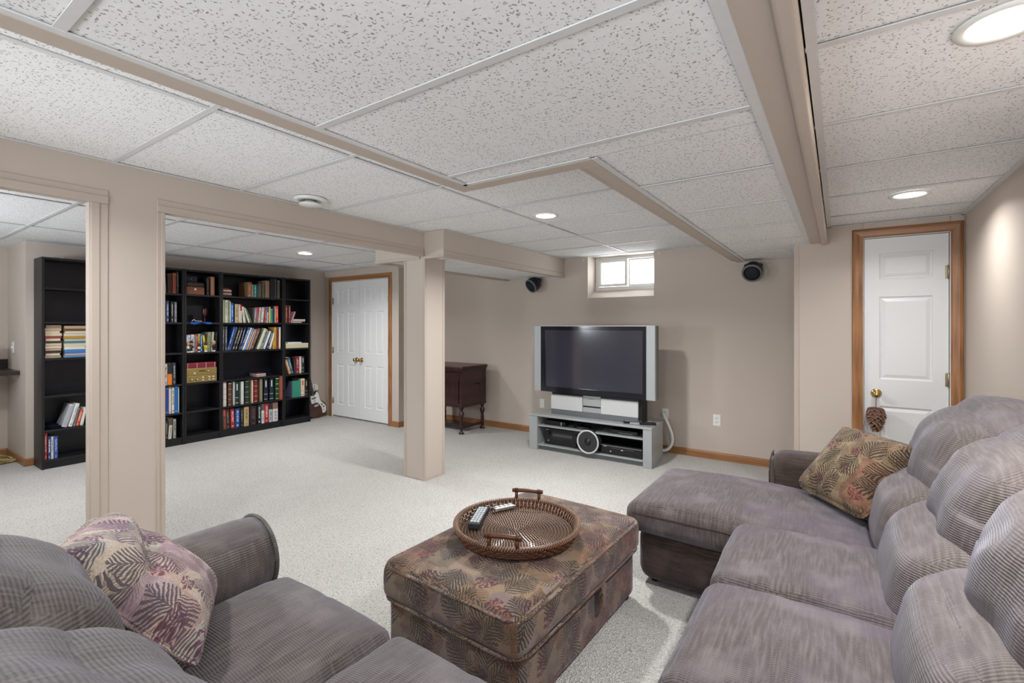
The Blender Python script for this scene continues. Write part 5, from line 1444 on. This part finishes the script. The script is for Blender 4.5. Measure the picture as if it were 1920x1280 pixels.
# ================================================================== pine cone on the door
PCN = thing('pine_cone', 'large brown pine cone hanging from the knob of the single white door', 'pine cone', (.222, 4.315, .70))
M['cone'] = plain('pine_scale', '4e3328', .7, var=.3, vscale=80); M['cone_core'] = plain('pine_core', '2a1a12', .9); M['cone_tip'] = plain('pine_scale_tip', 'a27a64', .65, var=.25, vscale=90)
def crad(q): return .049 * (.12 + .88 * (max(q, 0) / .62) ** .62) if q < .62 else .049 * math.sqrt(max(0, 1 - ((q - .62) / .56) ** 2))
MB().lathe([(max(.001, crad(i / 12) * .80), -.082 + .164 * i / 12) for i in range(13)], (0, 0, 0), 18).build('core', M['cone_core'], PCN)
sc = MB(); nr = 13
for i in range(nr):
    q = .05 + .90 * i / (nr - 1); r = crad(q); z = -.082 + .164 * q; n = max(5, int(2 * PI * r / .026))
    for j in range(n):
        a = 2 * PI * (j + .5 * (i % 2)) / n + random.uniform(-.06, .06)
        R = Matrix.Rotation(a, 3, 'Z') @ Matrix.Rotation(random.uniform(-.12, .12), 3, 'Y'); w = .0160 * random.uniform(.85, 1.1); rr = r * 1.10
        pts = [(r * .55, -w * .5, .012), (r * .55, w * .5, .012), (rr, w, .004), (rr + .007, w * .55, -.006), (rr + .009, 0, -.009), (rr + .007, -w * .55, -.006), (rr, -w, .004)]
        top = [R @ Vector(p) + Vector((0, 0, z)) for p in pts]; bot = [R @ (Vector(p) + Vector((-.001, 0, -.0055))) + Vector((0, 0, z)) for p in pts]
        k = len(pts); sc.add(top + bot, [tuple(range(k)), tuple(range(2 * k - 1, k - 1, -1))], 0); nb = len(sc.v) - 2 * k
        for e in range(k): sc.quad([nb + e, nb + (e + 1) % k, nb + k + (e + 1) % k, nb + k + e], 1)
o = sc.build('scale', [M['cone'], M['cone_tip']], PCN); o['kind'] = 'stuff'
MB().tube([(0, .0, .078), (.002, .016, .12), (.004, .018, .175)], .0018, 6).build('hanging_cord', M['cone_core'], PCN)

# ================================================================== niche with counter
CT = thing('counter', 'dark speckled counter with backsplash in the niche at the left edge', 'counter', (-7.02, .2, 0))
M['granite'] = plain('dark_speckled_laminate', '2f2a28', .3, var=.5, vscale=160)
MB().box(XN + 7.02 + .001, -6.756 + 7.02, YF + .3 - .2, YN - .2 - .001, .882, .923).build('countertop', M['granite'], CT, bevel=.004)
MB().box(XN + 7.02 + .001, XN + 7.02 + .02, YF + .3 - .2, YN - .2 - .001, .923, 1.02).build('backsplash', M['granite'], CT, bevel=.002)
MB().box(XN + 7.02 + .001, -6.86 + 7.02, YN - .2 - .035, YN - .2 - .001, .84, .882).build('cleat', M['paint'], CT)
for yy in (-1.15, -.4): MB().box(XN + 7.02 + .02, -6.80 + 7.02, yy, yy + .04, 0, .882).build('support_panel', M['granite'], CT)
FRm = thing('photo_frame', 'black framed picture standing tilted on the dark counter', 'picture frame', (-6.98, .93, .924), math.radians(0))
q = MB(); w, h = .20, .26
for a in ((-w / 2, w / 2, 0, .022), (-w / 2, w / 2, h - .022, h), (-w / 2, -w / 2 + .022, .022, h - .022), (w / 2 - .022, w / 2, .022, h - .022)): q.box(0, .016, a[0], a[1], a[2], a[3])
fo = q.build('frame', M['black'], FRm, bevel=.002); fo.rotation_euler = (0, math.radians(-14), 0)
pp = MB().box(.003, .008, -w / 2 + .021, w / 2 - .021, .021, h - .021).build('picture', plain('pale_blue_picture', 'b8c8d4', .3), FRm); pp.rotation_euler = (0, math.radians(-14), 0)
pp = MB().box(-.075, -.069, -.02, .02, 0, .17).build('easel_leg', M['black'], FRm); pp.rotation_euler = (0, math.radians(10), 0)
MTm = NT('woven_straw'); mu = MTm.mapping(MTm.coord('UV'), (9, 55, 1)); nz = MTm.noise(mu, 1.0, 3); MTm.base(MTm.ramp(nz, [(.35, srgb('3a3018')), (.5, srgb('8a7440')), (.62, srgb('d0bd84'))])); MTm.set(Roughness=.8)
o = soft_box((.46, .40, .045), r=.02, crown=(0, 0, .02), cuts=14, wr=.004, seed=3).build('floor_cushion', MTm.mat, loc=(-7.02, .93, .026)); o.rotation_euler = (0, 0, .25)
tag(o, 'straw-gold striped floor cushion under the counter at the left edge', 'cushion')
